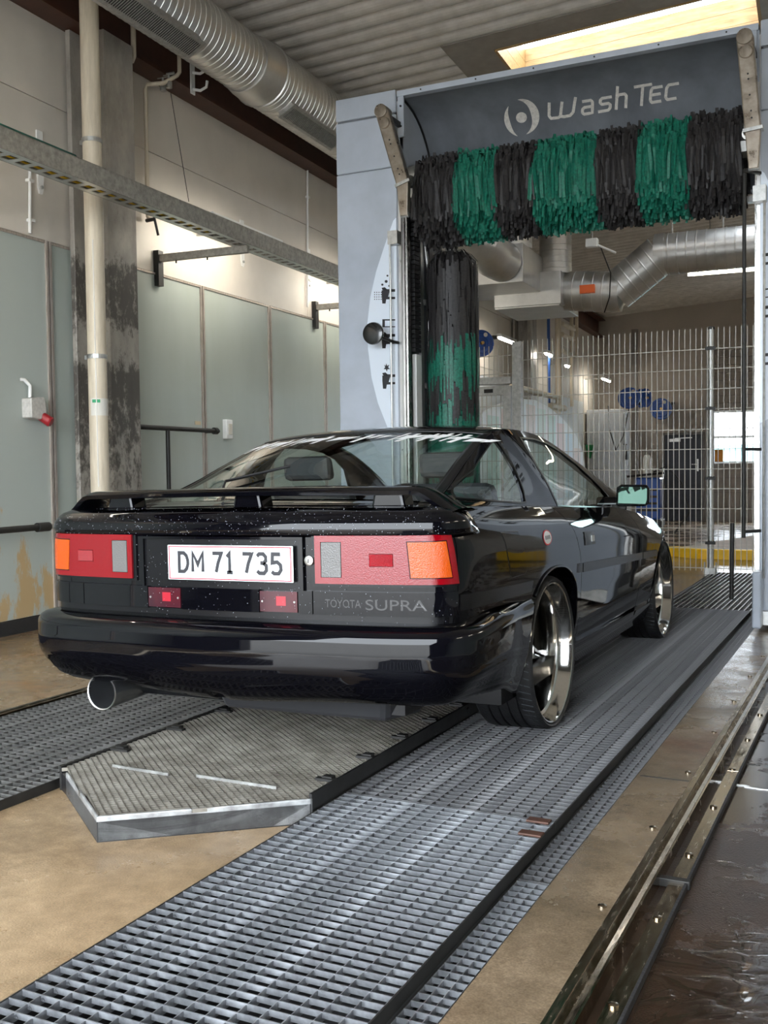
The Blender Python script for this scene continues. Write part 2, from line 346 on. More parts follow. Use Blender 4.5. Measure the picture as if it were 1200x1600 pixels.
# right wall and entrance wall: the photographer stands in the open entrance bay
mb = MB(); mb.box(8.6, 8.8, -1.3, 27.4, -.4, 5.6); wall_right = struct(build('wall_right', mb, m_wall, frame=BF))
for a, b in zip(np.arange(-1.2, 11, 1.25), np.arange(.05, 12.2, 1.25)): build('wall_board', MB().box(8.59, 8.61, a+.01, b-.01, .1, 2.74), m_wall_panel, wall_right, BF)
mb = MB(); mb.box(-7, -4.15, -1.0, -.8, 0, 5.2); mb.box(.55, 5, -1.0, -.8, 0, 5.6); mb.box(-4.15, .55, -1.0, -.8, 3.6, 5.6); struct(build('wall_front', mb, mat('dark_entrance_wall', (.06, .055, .05), .6)))
one('entrance_yard', MB().box(-30, 30, -40, -1.0, -.3, -.02), mat('yard_paving', (.42, .40, .37), .7, var=.2, scale=2), 'grey paved yard outside the entrance bay behind the photographer', 'paving')
m_farwall = mat('far_beige_wall', (.46, .41, .35), .6, var=.15, scale=1.2)
VB = 26.3
# ---------------------------------------------------------------- left wall furniture
# brown eaves beam
bt = thing('eaves_beam', 'dark brown steel beam running above the pale left wall', 'beam', (.1, 8, 4.32), frame=BF)
build('bottom_flange', MB().box(0, .2, -1.2, 27.2, 4.32, 4.345), m_brown, bt, BF)
build('web', MB().box(0.01, .03, -1.2, 27.2, 4.345, 4.74), m_brown, bt, BF)
build('top_flange', MB().box(0, .2, -1.2, 27.2, 4.74, 4.765), m_brown, bt, BF)
# H-column with rear flange, web and front flange
c_ = thing('steel_column', 'tall weathered grey H-section column against the left wall', 'column', (.17, 6.45, 0), frame=BF)
build('rear_flange', MB().box(.03, .07, 6.20, 6.66, 0, 4.315), m_concrete_col, c_, BF, bevel=.004)
build('web', MB().box(.07, .23, 6.42, 6.46, 0, 4.315), m_col, c_, BF)
build('front_flange', MB().box(.23, .30, 6.29, 6.64, 0, 4.315), m_concrete_col, c_, BF, bevel=.006)
build('base_plate', MB().box(.02, .38, 6.15, 6.70, 0, .025), m_col, c_, BF, bevel=.004)
# cream downpipe in front of the column
d_ = thing('downpipe', 'cream plastic downpipe with a small green sticker', 'pipe', (.40, 6.02, 0), frame=BF)
pipe_v = (wl(133, 300, .40).y+wl(158, 300, .40).y)/2; pipe_r = (wl(158, 300, .40).y-wl(133, 300, .40).y)*.38/2*1.0
build('pipe', MB().tube([(.40, pipe_v, z) for z in (0, 2, 4.7)], .066, 24), m_pipe, d_, BF, smooth=60)
mb = MB(); mb.lathe([(1.50, .0672), (1.62, .0672)], 12, (.40, pipe_v, 0), 'Z', a0=R(-100), a1=R(60)); build('paper_label', mb, mat('paper', (.66, .64, .58), .6), d_, BF, fixn=False)
mb = MB(); mb.lathe([(1.59, .0676), (1.612, .0676)], 6, (.40, pipe_v, 0), 'Z', a0=R(-88), a1=R(-40)); build('green_mark', mb, mat('green_ink', (.02, .3, .12), .5), d_, BF, fixn=False)
build('seam_line', MB().tube([(.40+.066*math.cos(R(-62)), pipe_v+.066*math.sin(R(-62)), z) for z in (1.0, 2.72)], .004, 6), mat('pale_seam', (.75, .73, .68), .4), d_, BF)
for z in (.6, 1.9, 3.4):
    build('clamp', MB().lathe([(z, .066), (z, .071), (z+.03, .071), (z+.03, .066)], 24, (.40, pipe_v, 0), 'Z').box(.30, .34, pipe_v-.012, pipe_v+.012, z, z+.03), m_galv, d_, BF)

# big spiral duct
DO, DZ, DR = .72, 4.456, .232
def spiral(mb, p0, p1, r, pitch=.07, n=28, rib=.0048):
    p0, p1 = Vector(p0), Vector(p1); L = (p1-p0).length; k = max(1, int(L/pitch)); path = []; rs = []
    for i in range(k):
        for t, q in ((0, 0), (.82, 0), (.86, rib), (.96, rib), (.999, 0)):
            path.append(p0+(p1-p0)*((i+t)/k)); rs.append(r+q)
    mb.tube(path, rs, n); return mb
du = thing('ventilation_duct', 'large spiral silver duct with grilles running above the cable tray', 'duct', (DO, 8, DZ-DR), frame=BF)
vj = wl(392, 140, DO).y
build('duct_pipe', spiral(MB(), (DO, -.6, DZ), (DO, vj-.12, DZ), DR), m_duct, du, BF, smooth=25)
build('reducer', MB().tube([(DO, vj-.14, DZ), (DO, vj-.10, DZ), (DO, vj+.02, DZ), (DO, vj+.16, DZ), (DO, vj+.165, DZ), (DO, vj+.18, DZ)], [DR+.012, DR+.012, DR+.03, DR+.033, DR+.045, DR+.033], 28), m_duct, du, BF, smooth=30)
build('duct_pipe', spiral(MB(), (DO, vj+.17, DZ), (DO, 13.2, DZ), DR+.026), m_duct, du, BF, smooth=25)
for v0, v1 in ((wl(150, 0, .6).y-.55, wl(262, 95, .6).y-.02), (wl(405, 175, .6).y+.02, wl(495, 215, .6).y-.1)):
    a = R(-62); ca, sa = math.cos(a), math.sin(a)
    fr = BF @ Matrix.Translation((DO, 0, DZ)) @ Matrix.Rotation(a+math.pi/2, 4, 'Y').inverted()
    # local -z points out of the duct, down and to the lane
    rr = DR+.01; w = .075
    g = build('grille_frame', MB().box(-w, w, v0, v1, -rr-.05, -rr+.05).box(-w-.014, w+.014, v0-.014, v1+.014, -rr-.062, -rr-.05), m_galv, du, fr)
    build('grille_back', MB().box(-w+.014, w-.014, v0+.014, v1-.014, -rr-.064, -rr-.0625), m_dark, g, fr)
    n = int((v1-v0)/.022)
    sl = MB()
    for i in range(n):
        v = v0+.02+(v1-v0-.04)*i/max(1, n-1); sl.box(-w+.012, w-.012, v-.0035, v+.0035, -rr-.068, -rr-.064)
    stuff(build('grille_slats', sl, m_galv, g, fr))

# small water pipes with valves on the beam
wp = thing('water_pipe', 'thin cream water pipe with brass valves below the brown beam', 'pipe', (.08, 7.4, 2.7), frame=BF)
A = wl(280, 95, .26); B_ = wl(279, 118, .26); C1 = wl(265, 128, .26); C2 = wl(238, 130, .12); D = wl(237, 345, .05)
build('pipe_run', MB().tube([(.26, A.y, 4.62), (.26, A.y, B_.z+.03), (.25, A.y-.02, B_.z), (.20, C1.y, C2.z+.0), (.07, C2.y, C2.z), (.05, C2.y, C2.z-.04), (.05, C2.y, D.z+.02), (.06, C2.y+.02, D.z), (.06, C2.y+.0, D.z)], .017, 10), m_pipe, wp, BF, smooth=60)
for p in ((.22, C1.y+.05, C2.z), (.14, C2.y+.12, C2.z)):
    v = build('valve', MB().tube([(p[0], p[1], p[2]-.03), (p[0], p[1], p[2]+.09)], .010, 8).tube([(p[0], p[1], p[2]-.025), (p[0], p[1], p[2]+.025)], .026, 10), m_galv, wp, BF)
    build('valve_handle', MB().tube([(p[0]-.05, p[1], p[2]+.088), (p[0]+.05, p[1], p[2]+.088)], .012, 8), m_galv, v, BF)
E1 = wl(270, 145, .22); E2 = wl(295, 315, .06)
build('pull_wire', MB().tube([(.20, E1.y, E1.z), (.06, E2.y, E2.z)], .003, 5), m_dark, wp, BF)
tp = wl(234, 350, .06)
ta = build('tap_lever', MB().tube([(.03, tp.y, tp.z+.03), (.12, tp.y-.02, tp.z+.03)], .016, 8).tube([(.12, tp.y-.02, tp.z+.035), (.14, tp.y, tp.z-.10)], .011, 8), m_black, wp, BF, smooth=50)
s_ = thing('pipe_stub', 'short cream pipe stub hanging beside the grey column', 'pipe', (.2, wl(210, 80, .26).y, 4.2), frame=BF)
q = wl(209, 92, .26); build('stub', MB().tube([(.26, q.y, 4.62), (.26, q.y, q.z+.02), (.25, q.y-.005, q.z-.015), (.21, q.y-.03, q.z-.02)], .02, 10), m_pipe, s_, BF, smooth=60)
q = wl(300, 125, .2)
hk = thing('pipe_hanger', 'white metal hanger with two hooks on the brown beam', 'hanger', (.2, q.y, 4.25), frame=BF)
build('plate', MB().box(.2, .21, q.y-.03, q.y+.03, q.z-.12, q.z+.2), m_white, hk, BF)
for z in (q.z-.08, q.z+.06): build('hook', MB().tube([(.21, q.y, z), (.28, q.y, z-.02), (.34, q.y, z), (.35, q.y, z+.05)], .012, 8), m_white, hk, BF)
# conduit runs and small brackets under the upper panels
for px, y0, y1 in ((43, 262, 365), (478, 265, 480)):
    a, b = wl(px, y0), wl(px, y1)
    cd = thing('cable_conduit', 'thin white conduit beside the %s' % ('dark red plug socket' if px < 100 else 'far tray bracket'), 'conduit', (.02, a.y, b.z), frame=BF)
    build('conduit', MB().tube([(.02, a.y, a.z), (.02, b.y, b.z)], .011, 8), m_white, cd, BF)
    for t in (.2, .8): build('clip', MB().box(0, .035, a.y-.025, a.y+.025, a.z+(b.z-a.z)*t-.01, a.z+(b.z-a.z)*t+.01), m_white, cd, BF)
for px, py in ((62, 283), (378, 402), (482, 440)):
    a = wl(px, py); lb = {62: 'white slotted bracket on the wall left of the column', 378: 'white slotted bracket on the wall past the first tray arm', 482: 'white slotted bracket above the far tray arm'}[px]
    sb = thing('wall_bracket', lb, 'bracket', (.01, a.y, a.z-.08), frame=BF)
    build('plate', MB().prism([(-.03, .35), (.03, .35), (.03, -.05), (.015, -.09), (-.015, -.09), (-.03, -.05)], lambda p, z: (.0, a.y+p, a.z+z), lambda p, z: (.012, a.y+p, a.z+z)), m_white, sb, BF)
    build('bolt', MB().tube([(.012, a.y, a.z-.045), (.025, a.y, a.z-.045)], .012, 8), m_galv, sb, BF)

# perforated cable tray on arms
TO, TZ0, TZ1 = .90, 2.905, 3.03
tr = thing('cable_tray', 'long galvanised cable tray with slotted base on wall arms', 'cable tray', (TO, 6, TZ0), frame=BF)
m_tray = mat('dusty_tray', (.42, .39, .34), .55, .4, var=.4, scale=30, bump=.2, bscale=90)
build('front_side', MB().box(TO-.004, TO+.004, -.6, 11.2, TZ0, TZ1).box(TO-.02, TO+.004, -.6, 11.2, TZ1-.006, TZ1), m_tray, tr, BF)
build('back_side', MB().box(TO-.164, TO-.156, -.6, 11.2, TZ0, TZ1), m_tray, tr, BF)
build('base_edge', MB().box(TO-.045, TO-.004, -.6, 11.2, TZ0, TZ0+.004), m_alu, tr, BF)
build('base_edge', MB().box(TO-.156, TO-.120, -.6, 11.2, TZ0, TZ0+.004), m_alu, tr, BF)
rg = build('rung', MB().box(TO-.120, TO-.045, 0, .045, TZ0, TZ0+.004), m_alu, tr, BF @ Matrix.Translation((0, 2.0, 0)))
v = 2.115
while v < 10.6:
    inst(rg, 'rung', tr, BF @ Matrix.Translation((TO-.0825, v+.0225, TZ0))); v += .115
one('yellow_cable', MB().tube([(TO-.112+.004*math.sin(v*7), v, TZ0+.02) for v in np.arange(-.6, 7.1, .25)], .009, 8), mat('yellow_sheath', (.75, .45, .01), .45), 'yellow cable lying in the galvanised cable tray', 'cable', frame=BF)
one('power_cable', MB().tube([(TO-.070+.004*math.sin(v*5), v, TZ0+.035) for v in np.arange(-.6, 11, .25)], .028, 8), m_black, 'thick black cable lying in the galvanised cable tray', 'cable', frame=BF)
gh = wl(120, 235, TO-.08)
one('green_hose', MB().tube([(TO-.085, -.6, TZ1+.035), (TO-.085, gh.y-.02, TZ1+.03), (TO-.10, gh.y+.03, TZ1-.02)], .02, 10), mat('green_hose', (.01, .10, .07), .4), 'dark green hose resting on top of the cable tray', 'hose', frame=BF)
for px in (237, 483):
    a = wl(px+6, 385 if px == 237 else 470)
    br = thing('tray_arm', 'galvanised tray arm bolted to the wall near the %s' % ('grey column' if px == 237 else 'wash gantry'), 'bracket', (.03, a.y, a.z), frame=BF)
    build('wall_plate', MB().box(0.0, .05, a.y-.035, a.y+.035, TZ0-.26, TZ0+.03), m_dark, br, BF)
    build('arm', MB().box(.05, TO-.02, a.y-.022, a.y+.022, TZ0-.062, TZ0-.004), m_tray, br, BF)
    for b in (.2, .5): build('bolt', MB().tube([(b, a.y, TZ0-.085), (b, a.y, TZ0-.06)], .007, 6), m_dark, br, BF)
# fluorescent battens behind the tray
def batten(o, v, z, lab, L=1.2, power=3.0, group=None):
    t = thing('fluorescent_lamp', lab, 'lamp', (o, v, z), frame=BF, group=group)
    build('housing', MB().box(o-.04, o+.04, v-L/2, v+L/2, z, z+.05), m_white, t, BF)
    build('tube', MB().tube([(o, v-L/2+.02, z-.018), (o, v+L/2-.02, z-.018)], .02, 10), emit('lamp_glow', (1, .93, .80), LAMP), t, BF)
    build('hanger', MB().box(0.0, o-.04, v-.01, v+.01, z+.02, z+.04), m_galv, t, BF)
LAMP = 32.0
for v, lb in ((1.2, 'fluorescent batten behind the tray by the entrance wall'), (4.2, 'fluorescent batten behind the tray before the grey column'), (7.95, 'fluorescent batten behind the tray past the grey column'), (10.6, 'fluorescent batten behind the tray beside the gantry')): batten(.50, v, 3.165, lb)
for v, lb in ((1.8, 'added unseen fluorescent batten on the right wall nearest the entrance'), (5.2, 'added unseen fluorescent batten on the right wall across from the car'), (8.6, 'added unseen fluorescent batten on the right wall across from the gantry')):
    t = thing('fluorescent_lamp', lb, 'lamp', (8.5, v, 3.4), frame=BF)  # out-of-view lamps on the right wall, added to brighten the hall
    build('housing', MB().box(8.45, 8.6, v-.75, v+.75, 3.4, 3.46), m_white, t, BF); build('tube', MB().tube([(8.47, v-.72, 3.38), (8.47, v+.72, 3.38)], .022, 10), emit('lamp_glow', (1, .93, .80), LAMP), t, BF)

# red plug socket, switch box, sign plate, rails
a = wl(45, 637); so = thing('plug_socket', 'grey wall socket with a red industrial plug outlet', 'socket', (.05, a.y, a.z-.1), frame=BF)
build('body', MB().prism([(-.075, .06), (.06, .075), (.085, -.05), (.02, -.085), (-.075, -.075)], lambda p, z: (.0, a.y+p, a.z+z), lambda p, z: (.09, a.y+p, a.z+z)), mat('socket_grey', (.6, .58, .54), .5, var=.3, scale=40), so, BF, bevel=.008)
build('outlet', MB().tube([(.05, a.y+.05, a.z-.05), (.12, a.y+.075, a.z-.10)], [.034, .036], 16), mat('signal_red', (.30, .012, .018), .35), so, BF, smooth=40)
build('outlet_flap', MB().tube([(.118, a.y+.075, a.z-.098), (.128, a.y+.079, a.z-.104)], [.038, .032], 16), mat('signal_red', (.30, .012, .018), .35), so, BF, smooth=40)
build('cable', MB().tube([(.03, a.y-.02, a.z+.07), (.035, a.y-.02, a.z+.15), (.02, a.y-.06, a.z+.19), (.0, a.y-.08, a.z+.19)], .013, 8), m_white, so, BF, smooth=60)
a = wl(352, 671); sw = thing('switch_box', 'small white switch box on the grey-green boards', 'switch', (.02, a.y, a.z-.09), frame=BF)
build('box', MB().box(.0, .05, a.y-.055, a.y+.055, a.z-.09, a.z+.09), m_white, sw, BF, bevel=.008)
build('rocker', MB().box(.05, .06, a.y-.03, a.y+.03, a.z-.05, a.z+.05), mat('cream_plastic', (.62, .58, .50), .4), sw, BF, bevel=.004)
a = wl(308, 661); one('sign_plate', MB().box(.006, .010, a.y-.045, a.y+.045, a.z-.016, a.z+.016), mat('tan_label', (.55, .45, .28), .5), 'tiny tan sign plate beside the joint strip', 'sign', frame=BF)
a, b = wl(219, 667, .16), wl(336, 684, .16)
hr = thing('handrail', 'dark steel pipe handrail beside the grey column', 'rail', (.16, a.y, 0), frame=BF)
build('top_rail', MB().tube([(.16, a.y-.35, a.z), (.16, b.y, a.z)], .02, 12), m_dark, hr, BF, smooth=50)
build('end_cap', MB().tube([(.16, b.y-.02, a.z), (.16, b.y+.03, a.z)], .03, 12), m_dark, hr, BF, smooth=50)
pv = wl(263, 720, .16).y
for p in (pv,): build('post', MB().tube([(.16, p, 0), (.16, p, a.z)], .018, 12), m_dark, hr, BF, smooth=50)
build('wall_stay', MB().tube([(.0, pv+.8, a.z), (.16, pv+.8, a.z)], .014, 8), m_dark, hr, BF)
a = wl(0, 829, .2); b = wl(100, 824, .2)
hr = thing('wall_pipe_rail', 'horizontal black pipe with a bare coupling along the rusty board', 'rail', (.2, a.y, 0), frame=BF)
build('rail', MB().tube([(.2, 1.5, a.z), (.2, wl(70, 826, .2).y, a.z)], .022, 12), m_dark, hr, BF, smooth=50)
build('coupling', MB().tube([(.2, wl(58, 826, .2).y, a.z), (.2, wl(76, 826, .2).y, a.z)], .032, 12), m_dark, hr, BF, smooth=50)
build('bare_end', MB().tube([(.2, wl(76, 826, .2).y, a.z), (.2, b.y+.5, a.z)], .020, 12), m_galv, hr, BF, smooth=50)
for v in (2.2, b.y+.3): build('post', MB().tube([(.2, v, 0), (.2, v, a.z)], .018, 10), m_dark, hr, BF, smooth=50)

# ---------------------------------------------------------------- wheel tracks, centre platform, guide rails
def grating(name, lab, x0, x1, y0, y1, zt, h, px, py, m, t=.003, group=None, edge=True, lay=False):
    th = thing(name, lab, 'grating', ((x0+x1)/2, (y0+y1)/2, zt-h), group=group)
    nx = max(1, round((x1-x0)/px)); ny = max(1, round((y1-y0)/py))
    lb = build('bearing_bar', MB().box(-t/3, t/3, y0, y1, zt-h-.008, zt-.0012), m, th, Matrix.Translation((x0, 0, 0)))
    for i in range(1, nx+1): inst(lb, 'bearing_bar', th, Matrix.Translation((x0+(x1-x0)*i/nx, (y0+y1)/2, zt-h-.008)))
    cb = build('cross_bar', MB().box(x0, x1, -t/2, t/2, zt-h, zt), m, th, Matrix.Translation((0, y0+.004, 0)))
    for i in range(1, ny+1): inst(cb, 'cross_bar', th, Matrix.Translation(((x0+x1)/2, y0+.004+(y1-y0-.008)*i/ny, zt-h)))
    if edge:
        for x in (x0-.004, x1+.001): build('edge_band', MB().box(x, x+.004, y0, y1, max(.001, zt-.036) if zt > 0 else zt-.034, zt), m_dark, th)
    if lay: build('added_dark_sheet', MB().box(x0, x1, y0, y1, .001, .004), m_black, th)  # black sheet added to make the gaps between the bars dark
    return th
GX0, GX1, GZ = -1.60, -.892, .035
ys = [.75, 2.975, 4.62, 6.27, 7.905]
labs = ['galvanised grating panel of the wheel track lying free ahead of the centre platform', 'galvanised grating panel of the wheel track under the polished rear wheel', 'galvanised grating panel of the wheel track beside the car door', 'galvanised grating panel of the wheel track under the polished front wheel']
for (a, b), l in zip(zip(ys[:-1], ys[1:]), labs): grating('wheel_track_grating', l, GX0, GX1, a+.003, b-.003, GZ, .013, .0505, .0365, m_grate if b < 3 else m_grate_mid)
# lower pit cover strip to the right of it, open slats at the far end
for k, (a, b) in enumerate(zip([.75, 2.6, 4.45, 6.3], [2.6, 4.45, 6.3, 8.15])):
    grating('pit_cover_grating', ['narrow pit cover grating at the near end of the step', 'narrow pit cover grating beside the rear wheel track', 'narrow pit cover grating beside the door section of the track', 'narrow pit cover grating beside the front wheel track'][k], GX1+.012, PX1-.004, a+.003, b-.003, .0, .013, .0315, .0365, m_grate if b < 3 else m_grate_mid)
ra = thing('slatted_ramp', 'dark slatted pit cover ahead of the front wheel leading to the fence', 'grating', (-1.2, 9.4, 0))
rb = build('slat', MB().box(-.004, .004, 7.91, 10.98, -.04, .004), m_grate, ra, Matrix.Translation((PX0+.03, 0, 0)))
for i in range(1, 19): inst(rb, 'slat', ra, Matrix.Translation((PX0+.03+i*.0415, 9.445, -.04)))
for y in np.arange(7.93, 10.98, .10): build('tie', MB().box(PX0+.02, PX1-.02, y, y+.006, -.038, -.008), m_grate_dark, ra)
# brown clamps on the seam
for i, (px, py) in enumerate(((842, 1283), (830, 1303))):
    P = on(px, py, 2, GZ); one('rusty_clamp', MB().box(P[0]-.035, P[0]+.035, P[1]-.018, P[1]+.018, GZ-.002, GZ+.005), mat('rust', (.10, .045, .03), .55, .3, var=.4, scale=60), 'rusty clamp plate on the grating seam, the one on the %s panel' % ('far' if i == 0 else 'near'), 'clamp', bevel=.002)
# left wheel track
ys = [1.3, 2.95, 4.62, 6.27, 7.9]
for k, (a, b) in enumerate(zip(ys[:-1], ys[1:])):
    grating('wheel_track_grating', ['dark grating panel of the far track beside the platform point', 'dark grating panel of the far track under the left rear wheel', 'dark grating panel of the far track under the middle of the car', 'dark grating panel of the far track under the left front wheel'][k], -3.49, -2.60, a+.003, b-.003, GZ, .013, .0556, .0365, m_grate_dark, lay=True)

# raised centre platform with pointed nose
m_mesh = mat('expanded_metal', (.30, .28, .24), .5, .4, var=.5, scale=9, c2=(.15, .135, .11))
PZ = .078
pl = thing('centre_platform', 'raised steel platform with pointed nose between the wheel tracks', 'platform', (-2.1, 5, 0))
nose = [(-2.517, 2.665), (-2.106, 2.353), (-1.605, 2.755)]
NX0, NX1 = -2.57, -1.615
outline = [nose[0], nose[1], nose[2], (NX1, 2.78), (NX1, 7.9), (NX0, 7.9), (NX0, 2.70)]
build('deck_plate', MB().prism(outline, lambda x, y: (x, y, .0), lambda x, y: (x, y, PZ-.016)), m_black, pl)
mb = MB()
for a, b in zip(nose[:-1], nose[1:]):
    mb.prism([a, b, (b[0], b[1]+.012), (a[0], a[1]+.012)], lambda x, y: (x, y, 0), lambda x, y: (x, y, PZ))
build('nose_edge', mb, mat('zinc_edge', (.50, .51, .51), .42, .5, var=.45, scale=22, rvar=.15, c2=(.25, .25, .25)), pl, bevel=.003)
build('side_edge', MB().box(NX1-.002, NX1+.008, 2.765, 7.9, .0, PZ+.012), mat('black_side_plate', (.02, .019, .018), .35, .3, rvar=.1, var=.3), pl)
build('side_edge', MB().box(NX0-.008, NX0+.002, 2.70, 7.9, .0, PZ+.006), m_dark, pl)
# expanded mesh: strands of the diamond lattice, front of the deck as geometry
import itertools
def inpoly(p, poly):
    x, y = p; c = False; n = len(poly)
    for i in range(n):
        x0, y0 = poly[i]; x1, y1 = poly[(i+1) % n]
        if (y0 > y) != (y1 > y) and x < (x1-x0)*(y-y0)/(y1-y0)+x0: c = not c
    return c
def lattice(poly, sx, sy, w, z0, z1):
    mb = MB(); xs = [p[0] for p in poly]; yy = [p[1] for p in poly]
    nx = int((max(xs)-min(xs))/sx)+2; ny = int((max(yy)-min(yy))/sy)+2
    for i in range(nx):
        for j in range(ny):
            x = min(xs)+i*sx+(sx/2 if j % 2 else 0); y = min(yy)+j*sy
            for dx in (-sx/2, sx/2):
                q = (x+dx, y+sy)
                if inpoly((x, y), poly) and inpoly(q, poly):
                    k = len(mb.v); t = w
                    mb.v += [(x-t, y, z0), (x+t, y, z0), (q[0]+t, q[1], z0), (q[0]-t, q[1], z0), (x-t, y, z1), (x+t, y, z1), (q[0]+t, q[1], z1), (q[0]-t, q[1], z1)]
                    mb.f += [(k+4, k+5, k+6, k+7), (k, k+1, k+5, k+4), (k+1, k+2, k+6, k+5), (k+3, k, k+4, k+7)]; mb.m += [0]*4
    return mb
stuff(build('expanded_mesh', lattice([nose[0], nose[1], nose[2], (NX1, 2.78), (NX1, 5.2), (NX0, 5.2), (NX0, 2.70)], .034, .0145, .0030, PZ-.012, PZ), m_mesh, pl, fixn=False))
for (a, b) in (((on(176, 1198, 2, PZ)), on(263, 1212, 2, PZ)), (on(307, 1214, 2, PZ), on(432, 1233, 2, PZ))):
    build('tread_lip', MB().bar((a[0], a[1], PZ+.004), (b[0], b[1], PZ+.004), .004, .010), m_galv, pl)
for i in range(8):
    y = 2.93+i*.29
    build('clamp', MB().box(NX1-.075, NX1-.002, y, y+.022, PZ, PZ+.008).box(NX1-.055, NX1-.02, y+.012, y+.04, PZ, PZ+.013), m_dark, pl)
for i in range(7):
    y = 2.95+i*.33
    build('clamp', MB().box(NX0+.002, NX0+.08, y, y+.022, PZ, PZ+.008).box(NX0+.02, NX0+.055, y+.012, y+.04, PZ, PZ+.013), m_dark, pl)

# stainless guide rails of the gantry
m_rail = mat('wet_stainless', (.52, .45, .35), .2, 1., var=.45, scale=14, rvar=.12, c2=(.27, .215, .15), stretch=(6, 1, 1))
def guide(xs, flip, lab):
    g = thing('guide_rail', lab, 'rail', (xs, 5, 0)); f = -1 if flip else 1
    def bx(nm, a, b, z0, z1, y0, y1, m=m_rail, bev=.0015): return build(nm, MB().box(min(xs+f*a, xs+f*b), max(xs+f*a, xs+f*b), y0, y1, z0, z1), m, g, bevel=bev)
    bx('flange', -.008, .022, 0, .008, -.95, 12.4)
    mb = MB(); mb.grid([[(xs+f*x, y, z) for x, z in ((.020, .0), (.022, .024), (.027, .028), (.036, .012), (.048, .010), (.058, .026), (.063, .026), (.064, -.03))] for y in (-.95, 12.4)]); build('running_channel', mb, m_rail, g, smooth=25)
    bx('slot_base', .064, .090, -.03, -.026, -.95, 12.4, m_black)
    for y0, y1 in ((-.95, 2.74), (2.755, 3.83), (3.84, 6.1), (6.12, 12.4)): bx('cover_strip', .088, .128, -.012, .004, y0, y1)
    bx('joint_plate', .06, .142, -.01, .012, 2.735, 2.76, m_dark)
    bx('edge_seal', .128, .136, -.012, .008, -.95, 12.4, m_rubber)
    bo = build('bolt', MB().lathe([(0, .011), (.005, .011), (.007, .006), (.007, .0)], 12, (0, 0, 0), 'Z'), m_rail, g, Matrix.Translation((xs+f*.105, 1.6, .004)), smooth=40)
    for y in np.arange(2.05, 9, .45): inst(bo, 'bolt', g, Matrix.Translation((xs+f*.105, y, .004)))
    for y in ([] if flip else np.arange(1.9, 9, .62)): inst(bo, 'bolt', g, Matrix.Translation((xs-f*.035, y, .0)))
guide(-.598, False, 'wet stainless guide rail in the floor along the puddled strip')
guide(-3.535, True, 'stainless guide rail in the floor beyond the far track')
# standing water on the dark strip: thin domed blobs
m_water = glass('water_film', (.93, .93, .92), .02, 1.33)
mb = MB(); random.seed(21)
def blob(cx, cy, rx, ry, ang, z):
    n = 22; ph = [random.uniform(0, 6.28) for _ in range(3)]; am = [random.uniform(.05, .28) for _ in range(3)]; ring = []
    for sc, h in ((1, 0), (.96, .0016), (.88, .0026), (.6, .003)):
        row = []
        for i in range(n):
            t = 2*math.pi*i/n; r = sc*(1+am[0]*math.sin(2*t+ph[0])+am[1]*math.sin(3*t+ph[1])+am[2]*.6*math.sin(5*t+ph[2]))
            a, b = rx*r*math.cos(t), ry*r*math.sin(t); row.append((cx+a*math.cos(ang)-b*math.sin(ang), cy+a*math.sin(ang)+b*math.cos(ang), z+h))
        ring.append(row)
    k = len(mb.v); mb.grid(ring, wrap=True); kk = len(mb.v)-n; mb.f.append(tuple(range(kk, kk+n))); mb.m.append(0)
for (px, py, rx, ry) in ((1130, 1350, .05, .02), (1145, 1375, .05, .015), (1125, 1395, .018, .012), (1185, 1465, .06, .022), (1150, 1440, .035, .018), (1100, 1490, .03, .012), (1030, 1560, .05, .02), (1120, 1585, .09, .03), (1180, 1530, .05, .02), (1060, 1430, .02, .01), (1080, 1455, .022, .01), (1105, 1530, .04, .012), (1160, 1590, .06, .02), (1045, 1520, .016, .01), (1190, 1400, .03, .01), (1085, 1500, .13, .05), (1165, 1505, .09, .06), (1120, 1545, .15, .05), (1190, 1560, .09, .05), (1060, 1590, .12, .04), (1165, 1480, .10, .03)):
    P = on(px, py, 2, -.012); blob(P[0], P[1], rx, ry, random.uniform(-.3, .9), -.0118)
for _ in range(150):
    y = random.uniform(1.85, 4.2); x = random.uniform(-.43, .25); r = random.uniform(.003, .012); blob(x, y, r*random.uniform(1, 1.8), r, random.uniform(0, 3), -.0118)
P = on(1000, 1212, 2, 0); build('slab_joint', MB().box(PX1+.01, -.612, P[1]-.006, P[1]+.006, .0004, .0012), m_black, s_strip)
o = stuff(build('standing_water', mb, m_water, fixn=False, smooth=80)); tag(o, 'beads and small pools of standing water on the dark floor strip', 'water')
mb = MB()
for i in range(9):
    P = on(1112+i*10, 1221+i*1.6+random.uniform(-1, 1), 2, -.012); blob(P[0], P[1], random.uniform(.016, .026), random.uniform(.004, .008), .1, -.0115)
one('foam_streak', mb, mat('soap_foam', (.75, .76, .78), .6), 'white streak of soap foam lying across the dark floor strip', 'foam', fixn=False, smooth=80)
